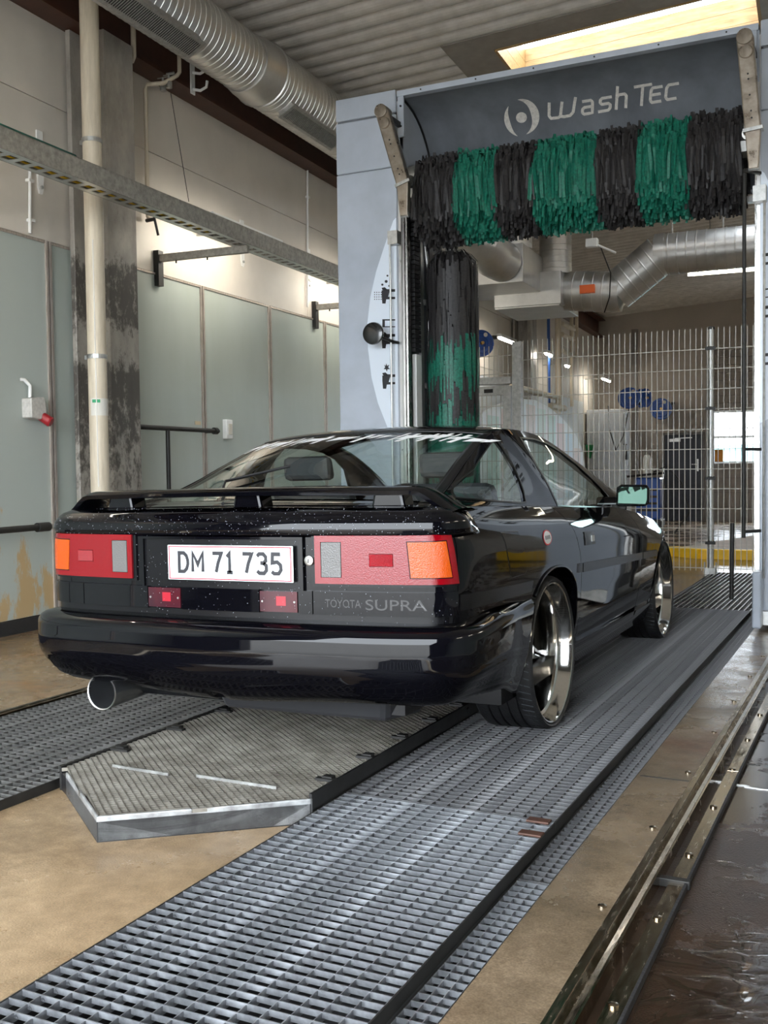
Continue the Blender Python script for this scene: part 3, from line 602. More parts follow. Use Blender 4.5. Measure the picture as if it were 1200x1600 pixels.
# ---------------------------------------------------------------- wash gantry
GC = -2.0725; GY = 7.25; GYB = 7.98
m_gan = mat('gantry_paint', (.47, .52, .60), .38, .0, coat=.2, var=.10, scale=2.5, c2=(.40, .44, .50))
m_fas = mat('fascia_grey', (.185, .20, .225), .36, .0, var=.45, scale=3.2, c2=(.115, .125, .14), stretch=(1, 1, .5), rvar=.08)
m_lens = mat('pale_lens', (.74, .81, .90), .35)
m_ink = mat('print_black', (.012, .012, .016), .5)
ga = thing('wash_gantry', 'grey drive-through wash gantry straddling the wheel tracks', 'wash gantry', (GC, 7.6, 0))
for s in (-1, 1):
    def X(a): return GC+s*a                      # a: distance from the gantry centre line
    def bx(nm, a, b, y0, y1, z0, z1, m, bev=0., par=ga):
        return build(nm, MB().box(min(X(a), X(b)), max(X(a), X(b)), y0, y1, z0, z1), m, par, bevel=bev)
    bx('column_core', 1.33, 1.82, GY+.012, GYB, .06, 3.97, m_fas)
    for z0, z1 in ((.12, 3.402), (3.408, 3.80), (3.816, 3.985)): bx('cover_panel', 1.3125, 1.83, GY, GY+.03, z0, z1, m_gan, .008)
    for z0, z1 in ((.12, 3.402), (3.408, 3.80), (3.816, 3.985)): bx('side_cover', 1.80, 1.832, GY+.03, GYB, z0, z1, m_gan, .004)
    bx('foot', 1.28, 1.86, GY-.02, GYB+.05, .03, .13, m_galv, .006)
    bx('foot_guard', 1.285, 1.34, GY-.16, GY-.03, .03, .40, m_gan, .01)
    for y in (GY+.08, GYB-.08):
        w_ = build('wheel', MB().lathe([(-.03, .0), (-.03, .055), (.03, .055), (.03, .0)], 20, (X(1.52), y, .075), 'X'), m_dark, ga, smooth=40)
    # pale lens-shaped decal with pictograms
    arc = [(615, 345), (601, 385), (588, 425), (579, 465), (574.5, 505), (575.5, 545), (581, 590), (591, 630), (606, 668), (630, 720), (660, 770)]
    pts = []
    for px, py in arc:
        P = on(px, py, 1, GY); a = -(P[0]-GC); pts.append((min(a, 1.80), P[2]))
    pts = [p for p in pts if p[0] > 1.315]; pts = pts+[(1.316, pts[-1][1]-.05), (1.316, pts[0][1]+.02)]
    de = build('lens_decal', MB().prism(pts, lambda a, z: (X(a), GY-.001, z), lambda a, z: (X(a), GY-.006, z)), m_lens, ga)
    def dec(px, py):
        P = on(px, py, 1, GY); return (-(P[0]-GC), P[2])
    def flat(nm, poly, par=de): build(nm, MB().prism([dec(*p) for p in poly], lambda a, z: (X(a), GY-.0062, z), lambda a, z: (X(a), GY-.0075, z)), m_ink, par)
    for oy in (0, 70, 133):
        dx = 1 if oy == 133 else 0
        flat('car_pictogram', [(597+dx, 454+oy), (604+dx, 452+oy), (608+dx, 452+oy), (618, 452+oy), (618, 456+oy), (609+dx, 456.5+oy), (607+dx, 464+oy), (618, 464+oy), (618, 467.5+oy), (604+dx, 468+oy), (603+dx, 474.5+oy), (598+dx, 474.5+oy), (597+dx, 462+oy)])
        flat('wiper_pictogram', [(597+dx, 450+oy), (602+dx, 449+oy), (606+dx, 453+oy), (604+dx, 454+oy), (598+dx, 453+oy)])
    for i in range(4):
        for j in range(4):
            cx, cy = 586+j*3.4, 457+i*3.6
            flat('drop_dot', [(cx-.7, cy-.7), (cx+.7, cy-.7), (cx+.7, cy+.7), (cx-.7, cy+.7)])
    for cx, cy, rr in ((598, 445, 1.8), (604, 440, 2.4), (606, 431, 1.6), (609, 447, 1.7)):
        flat('bubble', [(cx+rr*math.cos(t), cy+rr*math.sin(t)) for t in np.linspace(0, 2*math.pi, 9)[:-1]])
    flat('sparkle', [(604, 568), (605.5, 572), (609, 570), (607, 574), (610, 577), (606, 577), (605, 581), (603.5, 577), (600, 577), (602.5, 574), (601, 570), (603.3, 572)])
    flat('gate_pictogram', [(598, 499), (618, 499), (618, 501), (602, 501), (602, 510), (618, 510), (618, 511.5), (598, 511.5)])
    # lifting rail, chain, cover and hose on the inner face
    def yy_(px): return float(on(px, 500, 0, GC-1.30)[1])
    for nm, p0, p1, a0_, a1_, z0, z1, mm in (('lift_rail', 626, 631, 1.29, 1.3125, .3, 3.9, m_alu), ('lift_rail', 632, 636.5, 1.27, 1.3125, .3, 3.05, m_steel), ('lift_rail', 637.5, 640, 1.29, 1.3125, .3, 3.05, m_dark),
            ('chain_tray', 641, 654, 1.30, 1.3125, .3, 3.05, m_black), ('edge_profile', 655, 658, 1.28, 1.3125, .3, 3.05, m_alu), ('edge_profile', 659.5, 661, 1.29, 1.3125, .3, 3.05, m_galv), ('rear_profile', 670, 690, 1.29, 1.3125, .3, 3.05, m_black)):
        bx(nm, a0_, a1_, yy_(p0), yy_(p1), z0, z1, mm)
    y0_, y1_ = yy_(643), yy_(652)
    ch = build('chain_link', MB().box(X(1.285)-.016, X(1.285)+.016, y0_, y1_, 0, .028), m_rubber, ga, Matrix.Translation((0, 0, 2.02)))
    for k in range(1, 30): inst(ch, 'chain_link', ga, Matrix.Translation((X(1.285), (y0_+y1_)/2, 2.02+k*.036)))
    bx('white_cover', 1.262, 1.30, y0_, y1_, .4, 2.0, m_white, .006)
    yh = yy_(666)
    build('hose', MB().tube([(X(1.28), yh, .3), (X(1.28), yh, 2.4), (X(1.278), yh, 2.7), (X(1.27), yh-.1, 2.95), (X(1.28), yh-.2, 3.15)], .018, 8), m_galv, ga, smooth=60)
    for z in (1.75, 2.42): bx('hose_clip', 1.245, 1.31, yh-.03, yh+.03, z, z+.045, m_galv)
    if s > 0:
        q0 = on(1163, 300, 1, 7.12); q1 = on(1163, 880, 1, 7.12)
        build('spray_pipe', MB().tube([(q0[0], 7.12, q0[2]+.12), (q0[0], 7.12, .62)], .0125, 8), m_dark, ga, smooth=60)
        q2 = on(1143, 870, 1, 7.05); build('kick_rod', MB().tube([(q2[0]+.005, 7.05, .72), (q2[0], 7.05, .22)], .014, 8), m_dark, ga, smooth=60)
        for z in (3.0, 1.2, .66): build('pipe_stay', MB().bar((q0[0], 7.12, z), (X(1.32), 7.26, z), .02, .02), m_dark, ga)
    # rod with bracket in front of the decal
    r0 = on(609, 372, 1, GY-.06); a0 = -(r0[0]-GC)
    bx('rod_bracket', a0-.07, a0+.01, GY-.08, GY-.002, r0[2]-.05, r0[2]+.05, m_galv)
    build('sensor_rod', MB().tube([(X(a0), GY-.06, r0[2]), (X(a0), GY-.06, .35)], .008, 8), m_galv, ga)
    # crossbeam end cap
    cap = [(GY+.02, 3.93)]+[(GY+.05+.62*math.sin(t), 3.30+.63*math.cos(t)) for t in np.linspace(0, math.pi/2, 14)]+[(GY+.67, 3.16), (GY+.45, 3.16), (GY+.02, 3.6)]
    build('end_cap', MB().prism(cap, lambda y, z: (X(1.305), y, z), lambda y, z: (X(1.29), y, z)), m_gan, ga)
    edge = [(X(1.287), GY+.05+.62*math.sin(t), 3.30+.63*math.cos(t)) for t in np.linspace(0, math.pi/2, 14)]
    build('edge_seal', MB().tube(edge, .012, 6), m_black, ga)
    bx('angle_plate', 1.245, 1.29, GY-.0, GY+.02, 3.62, 3.925, m_gan, .003)
    for z in (3.70, 3.85): build('bolt', MB().tube([(X(1.268), GY-.008, z), (X(1.268), GY+.002, z)], .008, 8), m_dark, ga)
    # brush motor
    mo = build('motor', MB().tube([(X(1.28), 7.42, 3.36), (X(1.20), 7.42, 3.36), (X(1.19), 7.42, 3.36), (X(1.13), 7.42, 3.36)], [.075, .085, .06, .05], 18).tube([(X(1.24), 7.34, 3.30), (X(1.24), 7.22, 3.26)], [.05, .04], 14).box(X(1.2)-.07, X(1.2)+.07, 7.30, 7.46, 3.17, 3.24), m_galv, ga, smooth=40)
    # folding arm
    P0 = np.array(on(600 if s < 0 else 1165, 180 if s < 0 else 66, 1, 7.0)); P1 = np.array(on(631 if s < 0 else 1177, 287 if s < 0 else 203, 1, 7.0)); P2 = np.array(on(633 if s < 0 else 1178, 336 if s < 0 else 262, 1, 7.0))
    m_arm = mat('stained_steel', (.40, .35, .29), .35, .9, var=.5, scale=14, rvar=.12, c2=(.24, .20, .16))
    ar = bx('folding_arm', 1.27, 1.29, 6.99, GY+.06, P0[2]-.02, P0[2]+.02, m_dark)
    dv = (P1-P0)/np.linalg.norm(P1-P0); nv = np.array([dv[2], 0, -dv[0]])
    mb = MB(); w0, w1 = .052, .050
    A_ = P0-dv*.03; mb.prism([tuple((A_+nv*w0)[[0, 2]]), tuple((P1+nv*w1)[[0, 2]]), tuple((P1-nv*w1)[[0, 2]]), tuple((A_-nv*w0)[[0, 2]])], lambda x, z: (x, 6.965, z), lambda x, z: (x, 7.03, z))
    build('upper_arm', mb, m_arm, ar, bevel=.01)
    for q in (-.02, .075):
        P = P0+dv*q; build('pivot', MB().tube([(P[0], 6.945, P[2]), (P[0], 7.05, P[2])], .05 if q < 0 else .042, 18), m_arm, ar, smooth=40, bevel=.004)
    mb = MB(); sg = 1 if nv[0] > 0 else -1; mb.prism([tuple((P1+nv*.048)[[0, 2]]), tuple((P2+np.array([.03*sg, 0, 0]))[[0, 2]]), tuple((P2-np.array([.03*sg, 0, 0]))[[0, 2]]), tuple((P1-nv*.048)[[0, 2]])], lambda x, z: (x, 6.97, z-.01), lambda x, z: (x, 7.025, z-.01))
    build('lower_arm', mb, m_arm, ar, bevel=.006)
    build('knuckle', MB().bar(tuple(P1-nv*.06), tuple(P1+nv*.06), .07, .022), m_galv, ar)
    build('tip_roller', MB().tube([(P2[0]-.032, 6.998, P2[2]), (P2[0]+.032, 6.998, P2[2])], .02, 10), m_galv, ar)
    for q in (.38, .44, .62, .8, .88): 
        P = P0+(P1-P0)*q; build('rivet', MB().tube([(P[0], 6.962, P[2]), (P[0], 6.966, P[2])], .006, 8), m_dark, ar)
    # side brush carrier
    bx('carrier_arm', .70, 1.29, 7.69, 7.75, 2.93, 2.97, m_alu)
    bx('carrier_slide', .98, 1.14, 7.64, 7.80, 2.97, 3.06, m_dark)
# round mirror on the left column
mi = on(583, 521, 1, 7.08); 
mr = thing('round_mirror', 'round black convex disc on a stalk before the left gantry column', 'mirror', tuple(mi))
build('disc', MB().lathe([(-.02, .0), (-.022, .05), (-.012, .082), (.004, .086), (.02, .08), (.03, .0)], 30, tuple(mi), 'Y'), mat('black_gloss', (.012, .013, .014), .25, coat=.4, var=.5, scale=30), mr, smooth=40)
build('stalk', MB().tube([tuple(mi+np.array([.03, .03, -.02])), tuple(mi+np.array([.12, .12, -.06])), (mi[0]+.13, GY, mi[2]-.06)], .012, 8), m_black, mr, smooth=60)
# crossbeam: top strip, concave fascia, cover
def FS(x, t, off=0.):
    return (x, GY+.05+(.62-off)*math.sin(t), 3.30+(.63-off)*math.cos(t))
mb = MB(); mb.grid([[FS(x, t) for t in np.linspace(0, math.pi/2, 30)] for x in np.linspace(GC-1.29, GC+1.29, 2)])
fa = build('fascia', mb, m_fas, ga, smooth=60)
build('top_strip', MB().box(GC-1.30, GC+1.30, GY-.004, GY+.06, 3.925, 3.968), m_gan, ga, bevel=.003)
for x in np.linspace(GC-1.1, GC+1.1, 6): build('rivet', MB().tube([(x, GY-.008, 3.946), (x, GY-.003, 3.946)], .006, 8), m_dark, ga)
build('top_cover', MB().box(GC-1.30, GC+1.30, GY+.06, GYB, 3.945, 3.968), m_gan, ga)
build('rear_cover', MB().box(GC-1.30, GC+1.30, GYB-.05, GYB, 3.05, 3.945), m_fas, ga)
build('under_tray', MB().box(GC-1.30, GC+1.30, GY+.60, GYB, 3.05, 3.10), m_fas, ga)
# lettering on the fascia
def hit_fascia(px, py):
    d = ray(px, py); c = np.array([0, 0, CAM_H])
    lo, hi = 6.9, 8.2
    def g(Y):
        P = c+d*(Y/d[1]); dy = (P[1]-GY-.05)/.62; dz = (P[2]-3.30)/.63; return dy*dy+dz*dz-1, P
    for _ in range(50):
        mid = (lo+hi)/2
        if g(mid)[0] < 0: lo = mid
        else: hi = mid
    P = g(lo)[1]; return P[0], math.atan2((P[1]-GY-.05)/.62, (P[2]-3.30)/.63)
m_let = mat('letter_silver', (.78, .75, .70), .4, .0, var=.3, scale=40)
def on_fascia(px, py): 
    x, t = hit_fascia(px, py); return FS(x, t, .006)
def stroke(mb, pts, w):
    """ribbon of width w (pixels in letter space already mapped) along pixel polyline"""
    n = len(pts); L = []; Rr = []
    for i in range(n):
        a = np.array(pts[max(i-1, 0)], float); b = np.array(pts[min(i+1, n-1)], float); d = b-a; d /= max(1e-6, np.linalg.norm(d)); nn = np.array([-d[1], d[0]])
        p = np.array(pts[i], float)
        if i == 0: p = p-d*w*.4
        if i == n-1: p = p+d*w*.4
        L.append(on_fascia(*(p+nn*w/2))); Rr.append(on_fascia(*(p-nn*w/2)))
    k = len(mb.v); mb.v += L+Rr; mb.f += [(k+i, k+i+1, k+n+i+1, k+n+i) for i in range(n-1)]; mb.m += [0]*(n-1)
def dens(pts, k=3):
    out = []
    for a, b in zip(pts[:-1], pts[1:]):
        for t in range(k): out.append((a[0]+(b[0]-a[0])*t/k, a[1]+(b[1]-a[1])*t/k))
    return out+[pts[-1]]
GL = {'W': [[(0, .86), (.02, .22), (.10, .06), (.40, .04), (.47, .12), (.50, .80)], [(.47, .10), (.60, .04), (.85, .05), (.96, .2), (1.02, .92)]],
      'a': [[(.06, .62), (.5, .62), (.6, .52), (.62, .0), (.14, .0), (.04, .09), (.04, .24), (.14, .32), (.6, .32)]],
      's': [[(.62, .62), (.14, .62), (.05, .54), (.05, .42), (.14, .33), (.52, .33), (.62, .25), (.62, .1), (.52, .0), (.02, .0)]],
      'h': [[(.02, .98), (.0, .0)], [(.02, .52), (.12, .62), (.5, .62), (.6, .52), (.6, .0)]],
      'T': [[(0, 1), (.95, 1)], [(.46, 1), (.44, .0)]],
      'e': [[(.72, .74), (.12, .74), (.03, .62), (.0, .14), (.1, .0), (.68, .0)], [(.03, .38), (.62, .38)]],
      'c': [[(.72, .74), (.16, .74), (.04, .6), (.0, .14), (.1, .0), (.62, .0)]]}
word = [('W', 857, 187, 40, 30), ('a', 909, 178.5, 27, 33), ('s', 936, 174, 28, 33), ('h', 963, 169, 25, 34), ('T', 991, 165, 26, 30), ('e', 1016, 160, 23, 31), ('c', 1040, 155.5, 25, 31)]
for ch, x0, yb, sx, sy in word:
    mb = MB()
    for pl_ in GL[ch]: stroke(mb, dens([(x0+p[0]*sx+p[1]*1.5, yb-p[1]*sy-.165*p[0]*sx) for p in pl_]), 4.6)
    build('letter', mb, m_let, fa, fixn=False, label='silver raised letter')
# emblem: dot and two crescents
cx, cy = 815, 183
mb = MB(); n = 20
ring = [on_fascia(cx+8.5*math.cos(t), cy+8.5*math.sin(t)) for t in np.linspace(0, 2*math.pi, n+1)[:-1]]; mb.add(ring, [tuple(range(n))]); build('emblem_dot', mb, m_let, fa, fixn=False)
def crescent(a0, a1, r0, wmax, ox, oy):
    mb = MB(); T = np.linspace(a0, a1, 22); A_ = []; B2 = []
    for i, t in enumerate(T):
        f = math.sin(math.pi*i/21); w = wmax*f+.5
        A_.append(on_fascia(cx+ox+(r0)*math.cos(t), cy+oy-(r0)*math.sin(t)*1.05)); B2.append(on_fascia(cx+ox+(r0-w)*math.cos(t), cy+oy-(r0-w)*math.sin(t)*1.05))
    mb.grid([A_, B2]); build('emblem_crescent', mb, m_let, fa, fixn=False)
crescent(R(-75), R(105), 27, 12, 1, -1); crescent(R(140), R(255), 28, 8, 1, 1)

# brushes
m_bk = mat('black_brush_foam', (.036, .033, .034), .55, var=.6, scale=55)
m_gn = mat('green_brush_foam', (.010, .20, .13), .5, var=.6, scale=55)
def strands_top(x0, x1, n, slant):
    mb = MB(); YC, ZC, rc = 7.52, 3.30, .13
    for _ in range(n):
        ph = random.uniform(0, 2*math.pi); u = random.random(); x = x0+(x1-x0)*u
        rad = np.array([0, -math.cos(ph), math.sin(ph)]); p = np.array([x, YC, ZC])+rad*rc
        L = random.choice([random.uniform(.08, .36), random.uniform(.2, .37)]); seg = 6; wdt = random.uniform(.012, .021)
        g = random.uniform(.75, 1.25); sl = slant+random.uniform(-.22, .22)
        d = rad.copy(); path = [p.copy()]
        for k in range(seg):
            t = (k+1)/seg
            d = rad*max(0, (1-t*1.5))*1.0+np.array([sl*.5, 0, -1.0])*g*t*1.6
            if rad[2] < -.3: d = rad*.4+np.array([sl*.4, 0, -1])
            d /= np.linalg.norm(d); p = p+d*L/seg; path.append(p.copy())
        # stay outside the core and below the fascia
        tw = random.uniform(-1.3, 1.3); k0 = len(mb.v)
        for q in path:
            o = q-np.array([q[0], YC, ZC]); r = np.linalg.norm(o[1:]);
            mb.v += [(q[0]-wdt/2, q[1]-tw*wdt/2, q[2]), (q[0]+wdt/2, q[1]+tw*wdt/2, q[2])]
        mb.f += [(k0+2*i, k0+2*i+1, k0+2*i+3, k0+2*i+2) for i in range(seg)]; mb.m += [0]*seg
    return mb
tb = thing('roof_brush', 'horizontal roof brush banded in black and green foam strips', 'brush', (GC, 7.52, 3.0))
build('axle', MB().tube([(GC-1.19, 7.52, 3.30), (GC+1.19, 7.52, 3.30)], .125, 20), m_black, tb, smooth=40)
bounds = [662, 724, 786, 846, 944, 1010, 1084, 1167]
xs = [on(p, 250-(p-662)*.1, 1, 7.35)[0] for p in bounds]
kx = (2.36)/(xs[-1]-xs[0]); xs = [GC-1.19+(x-xs[0])*kx for x in xs]
for i in range(7):
    a, b = xs[i], xs[i+1]
    o = stuff(build('bristle_band', strands_top(a, b, int(3300*(b-a)/.33), .06), m_bk if i % 2 == 0 else m_gn, tb, fixn=False)); o['label'] = 'black foam band' if i % 2 == 0 else 'green foam band'
def side_brush(xc, yc, lab, sgn):
    t = thing('side_brush', lab, 'brush', (xc, yc, .5))
    build('axle', MB().tube([(xc, yc, .55), (xc, yc, 2.9)], .05, 16), m_black, t)
    build('hub', MB().lathe([(2.80, .0), (2.80, .055), (2.85, .05), (2.86, .03), (2.93, .03), (2.93, 0)], 8, (xc, yc, 0), 'Z'), m_galv, t)
    for z0, z1, m, lb in ((2.25, 2.82, m_bk, 'black foam band'), (1.95, 2.25, m_gn, 'green foam band'), (1.72, 1.95, m_bk, 'black foam band'), (1.2, 1.72, m_gn, 'green foam band'), (.75, 1.2, m_bk, 'black foam band')):
        mb = MB(); n = int(1500*(z1-z0)/.4)
        for _ in range(n):
            ph = random.uniform(0, 2*math.pi); z = random.uniform(z0, z1); rad = np.array([math.cos(ph), math.sin(ph), 0]); p = np.array([xc, yc, z])+rad*.06
            L = random.uniform(.28, .44); out = random.uniform(.05, .155); seg = 5; wd_ = random.uniform(.012, .020); tg = np.array([-rad[1], rad[0], 0]); k0 = len(mb.v)
            for k in range(seg+1):
                tt = k/seg; q = p+rad*out*math.sin(min(1, tt*2.2)*math.pi/2)+np.array([0, 0, -L*max(0, tt-.12)+.03*math.sin(tt*3)])
                mb.v += [tuple(q-tg*wd_/2), tuple(q+tg*wd_/2)]
            mb.f += [(k0+2*i, k0+2*i+1, k0+2*i+3, k0+2*i+2) for i in range(seg)]; mb.m += [0]*seg
        o = stuff(build('bristle_band', mb, m, t, fixn=False)); o['label'] = lb
side_brush(-3.125, 7.72, 'upright black and green side brush hanging by the left gantry column', 1)

# ---------------------------------------------------------------- wire fence behind the gantry (square to the lane)
FY = 10.8
def wires(x0, x1, z0, z1, sx=.055, sz=.2, r=.0033):
    mb = MB()
    for x in np.arange(x0+.02, x1, sx): mb.box(x-r, x+r, FY-r, FY+r, z0, z1+.03)
    for z in np.arange(z0+.03, z1+.01, sz):
        mb.box(x0, x1, FY-r*2.6, FY-r, z-r*1.2, z+r*1.2)
    return mb
m_wire = mat('fence_wire', (.46, .44, .39), .5, .1)
PXR = on(1110, 700, 1, FY)[0]; PXL = on(808, 620, 1, FY)[0]
fe = thing('wire_fence', 'welded wire mesh fence behind the wash gantry', 'fence', ((PXL+PXR)/2, FY, 0))
for a, b in ((PXL+.05, PXR), (PXR, .9)): stuff(build('wire_panel', wires(a, b, .03, 2.44), m_wire, fe, fixn=False))
fp = build('post', MB().tube([(PXR, FY+.03, .05), (PXR, FY+.03, 2.46)], .031, 16), m_galv, fe, smooth=40)
build('post_cap', MB().tube([(PXR, FY+.03, 2.455), (PXR, FY+.03, 2.48)], .036, 16), m_dark, fp)
for z in (.30, .95, 1.65, 2.25): build('clamp', MB().tube([(PXR, FY+.03, z), (PXR, FY+.03, z+.035)], .038, 14).box(PXR-.05, PXR+.05, FY-.012, FY, z, z+.03), m_dark, fp)
build('foot', MB().box(PXR-.05, PXR+.05, FY-.03, FY+.09, .0, .06), m_galv, fp)
for x in (-.055, .055): build('bolt', MB().tube([(PXR+x, FY, .0), (PXR+x, FY, .12)], .008, 8), m_galv, fp)
build('post', MB().box(PXL-.05, PXL+.05, FY-.02, FY+.08, 0, 2.46), m_galv, fe, bevel=.004)
gt = thing('wire_gate', 'galvanised gate with wire infill next to the side brush', 'gate', (PXL-.8, FY, 0))
gz = on(770, 604, 1, FY)[2]; gx0, gx1 = -5.45, PXL-.065
for nm, b in (('lintel', (gx0, gx1, gz+.02, gz+.10)), ('frame_rail', (gx0, gx1, gz-.10, gz)), ('frame_rail', (gx0, gx1, .06, .14)), ('frame_stile', (gx0, gx0+.08, .14, gz-.10)), ('frame_stile', (gx1-.09, gx1, .14, gz-.10))):
    build(nm, MB().box(b[0], b[1], FY-.03, FY+.03, b[2], b[3]), m_galv, gt, bevel=.003)
stuff(build('wire_panel', wires(gx0+.08, gx1-.09, .14, gz-.12), m_wire, gt, fixn=False))
stuff(build('wire_panel', wires(gx0, gx1, gz+.10, 2.40), m_wire, gt, fixn=False))
build('latch', MB().box(gx1-.30, gx1-.2, FY-.045, FY-.03, gz-.07, gz-.03), m_dark, gt)

# ---------------------------------------------------------------- far part of the hall
def reel(nm, lab, P, r, nrm, hose=True, group=None):
    """hose reel: two blue discs and a drum, axis nrm"""
    t = thing(nm, lab, 'hose reel', tuple(P), frame=BF, group=group); P = Vector(P); nrm = Vector(nrm).normalized()
    q = Matrix.Translation(P) @ nrm.to_track_quat('X', 'Z').to_matrix().to_4x4(); fr = BF @ q
    build('front_disc', MB().lathe([(.07, .0), (.07, r*.45), (.082, r*.5), (.082, r*.72), (.07, r*.78), (.07, r*.97), (.06, r), (.05, r*.97), (.05, 0)], 36, (0, 0, 0), 'X'), m_blue, t, fr, smooth=35)
    build('back_disc', MB().lathe([(-.09, .0), (-.09, r*.97), (-.08, r), (-.07, r*.97), (-.07, 0)], 36, (0, 0, 0), 'X'), m_blue, t, fr, smooth=35)
    build('drum', MB().tube([(-.07, 0, 0), (.05, 0, 0)], r*.8, 24), m_rubber, t, fr, smooth=40)
    build('axle', MB().tube([(.05, 0, 0), (.13, 0, 0)], r*.12, 12), mat('brass', (.5, .33, .12), .35, .9), t, fr)
    build('sticker', MB().tube([(.083, r*.3, r*.62), (.084, r*.3, r*.62)], r*.16, 14), m_white, t, fr)
    build('bracket', MB().box(-.2, -.09, -.03, .03, -.12, .12), m_black, t, fr)
    if hose: build('hose_guide', MB().box(-.05, .05, r*.9, r*1.25, r*.35, r*.6), m_black, t, fr)
P = wl(750, 537, .45); reel('hose_reel', 'big blue hose reel beside the side brush', (P.x, P.y, P.z), .20, (.6, -.8, 0))
P = wl(983, 622, 1.42); reel('hose_reel', 'blue hose reel with orange marks above the white cabinet', (P.x, P.y, P.z), .225, (.35, -.9, 0), False)
P2_ = wl(1006, 622, 1.28); reel('hose_reel', 'shaded blue hose reel behind the marked one', (P2_.x, P2_.y, P2_.z), .23, (.8, -.5, 0), False)
P = wv(1033, 639, VB-.32); reel('hose_reel', 'blue hose reel on the beige end wall over the dark door', (P.x, P.y, P.z), .26, (.1, -1, 0), True)
# end wall with dark door and sectional door
A0 = wv(1003, 700, VB).x; D0, D1 = wv(1038, 700, VB).x, wv(1098, 700, VB).x; S0 = wv(1112, 700, VB).x
dz1 = wv(1068, 679, VB).z; sz1 = wv(1150, 545, VB).z; wz0, wz1 = wv(1150, 724, VB).z, wv(1150, 641, VB).z
mb = MB(); mb.box(-.2, D0, VB, VB+.2, -.4, 5.3); mb.box(D0, D1, VB, VB+.2, dz1, 5.3); mb.box(D1, S0, VB, VB+.2, -.4, 5.3); mb.box(S0, 8.6, VB, VB+.2, sz1, 5.6); mb.box(S0+4.2, 8.6, VB, VB+.2, -.4, sz1)
struct(build('wall_back', mb, m_farwall, frame=BF))
m_navy = mat('navy_door', (.012, .015, .028), .4, var=.2)
mb = MB().box(D0, D1, VB+.06, VB+.11, -.35, dz1); do = struct(build('door_1', mb, m_navy, frame=BF))
n = 7
for i in range(n):
    a = D0+.08+(D1-D0-.16)*i/n; build('door_batten', MB().box(a+.01, a+(D1-D0-.16)/n-.01, VB+.045, VB+.06, -.2, dz1-.10), m_navy, do, BF)
build('door_handle', MB().box(D1-.14, D1-.10, VB+.02, VB+.04, .95, 1.25).tube([(D1-.12, VB+.02, 1.12), (D1-.12, VB-.03, 1.12), (D1-.26, VB-.03, 1.12)], .012, 8), m_steel, do, BF)
build('door_closer', MB().box(D0+.12, D0+.38, VB+.0, VB+.045, dz1-.17, dz1-.10).bar((D0+.25, VB, dz1-.09), (D1-.25, VB, dz1-.08), .02, .02), m_alu, do, BF)
build('door_frame', MB().box(D0-.05, D0, VB-.02, VB+.1, -.3, dz1+.05).box(D1, D1+.05, VB-.02, VB+.1, -.3, dz1+.05).box(D0-.05, D1+.05, VB-.02, VB+.1, dz1, dz1+.05), mat('grey_frame', (.2, .19, .18), .5), do, BF)
m_sec = mat('sectional_door', (.40, .36, .32), .5, var=.3, scale=3, stretch=(1, 1, .3))
mb = MB(); mb.box(S0-.12, S0, VB-.06, VB, -.3, sz1+.2); sd = struct(build('door_2', mb, mat('track_steel', (.12, .12, .12), .5, .5), frame=BF))
zs = np.linspace(-.28, wz0, 5)
for a, b in zip(zs[:-1], zs[1:]): build('door_section', MB().box(S0, S0+4.2, VB+.02, VB+.06, a+.003, b-.003), m_sec, sd, BF)
build('door_backing', MB().box(S0, S0+4.2, VB+.06, VB+.07, -.35, wz0).box(S0, S0+4.2, VB+.06, VB+.07, wz1, sz1), mat('seam_dark', (.12, .11, .10), .6), sd, BF)
zs = np.linspace(wz1, sz1, 9)
for a, b in zip(zs[:-1], zs[1:]): build('door_section', MB().box(S0, S0+4.2, VB+.02, VB+.06, a+.005, b-.005), m_sec, sd, BF)
for zz in ((wz0, wz0+.05), ((wz0+wz1)/2-.03, (wz0+wz1)/2+.03), (wz1-.05, wz1)): build('window_rail', MB().box(S0, S0+4.2, VB+.02, VB+.06, *zz), m_alu, sd, BF)
for i in range(5): build('window_stile', MB().box(S0+i*1.03, S0+i*1.03+.06, VB+.02, VB+.06, wz0, wz1), m_alu, sd, BF)
for i in range(4):
    for z0, z1 in ((wz0+.05, (wz0+wz1)/2-.03), ((wz0+wz1)/2+.03, wz1-.05)): build('window_pane', MB().box(S0+i*1.03+.06, S0+(i+1)*1.03, VB+.038, VB+.042, z0, z1), glass('clear_pane', (.96, .97, .98)), sd, BF)
a = wv(1123, 712, VB-.02); one('warning_sign', MB().box(a.x-.10, a.x+.10, VB+.0, VB+.015, a.z-.15, a.z+.15), mat('orange_sign', (.85, .33, .02), .5), 'small orange warning sign on the sectional door window', 'sign', frame=BF)
# outside ground and a teal building glimpsed through the panes
one('yard_building', MB().box(S0-2, S0+9, VB+9, VB+9.5, -.32, 1.6).box(S0-2, S0+9, VB+8.9, VB+9.5, 1.6, 1.75), mat('teal_cladding', (.35, .6, .62), .5), 'pale teal low building outside the far door', 'building', frame=BF)
mb = MB().box(-6, 14, 26.6, 50, -.6, -.32); one('yard_paving', mb, mat('yard_paving', (.5, .48, .45), .7), 'sunlit paving of the yard beyond the far door', 'paving', frame=BF)
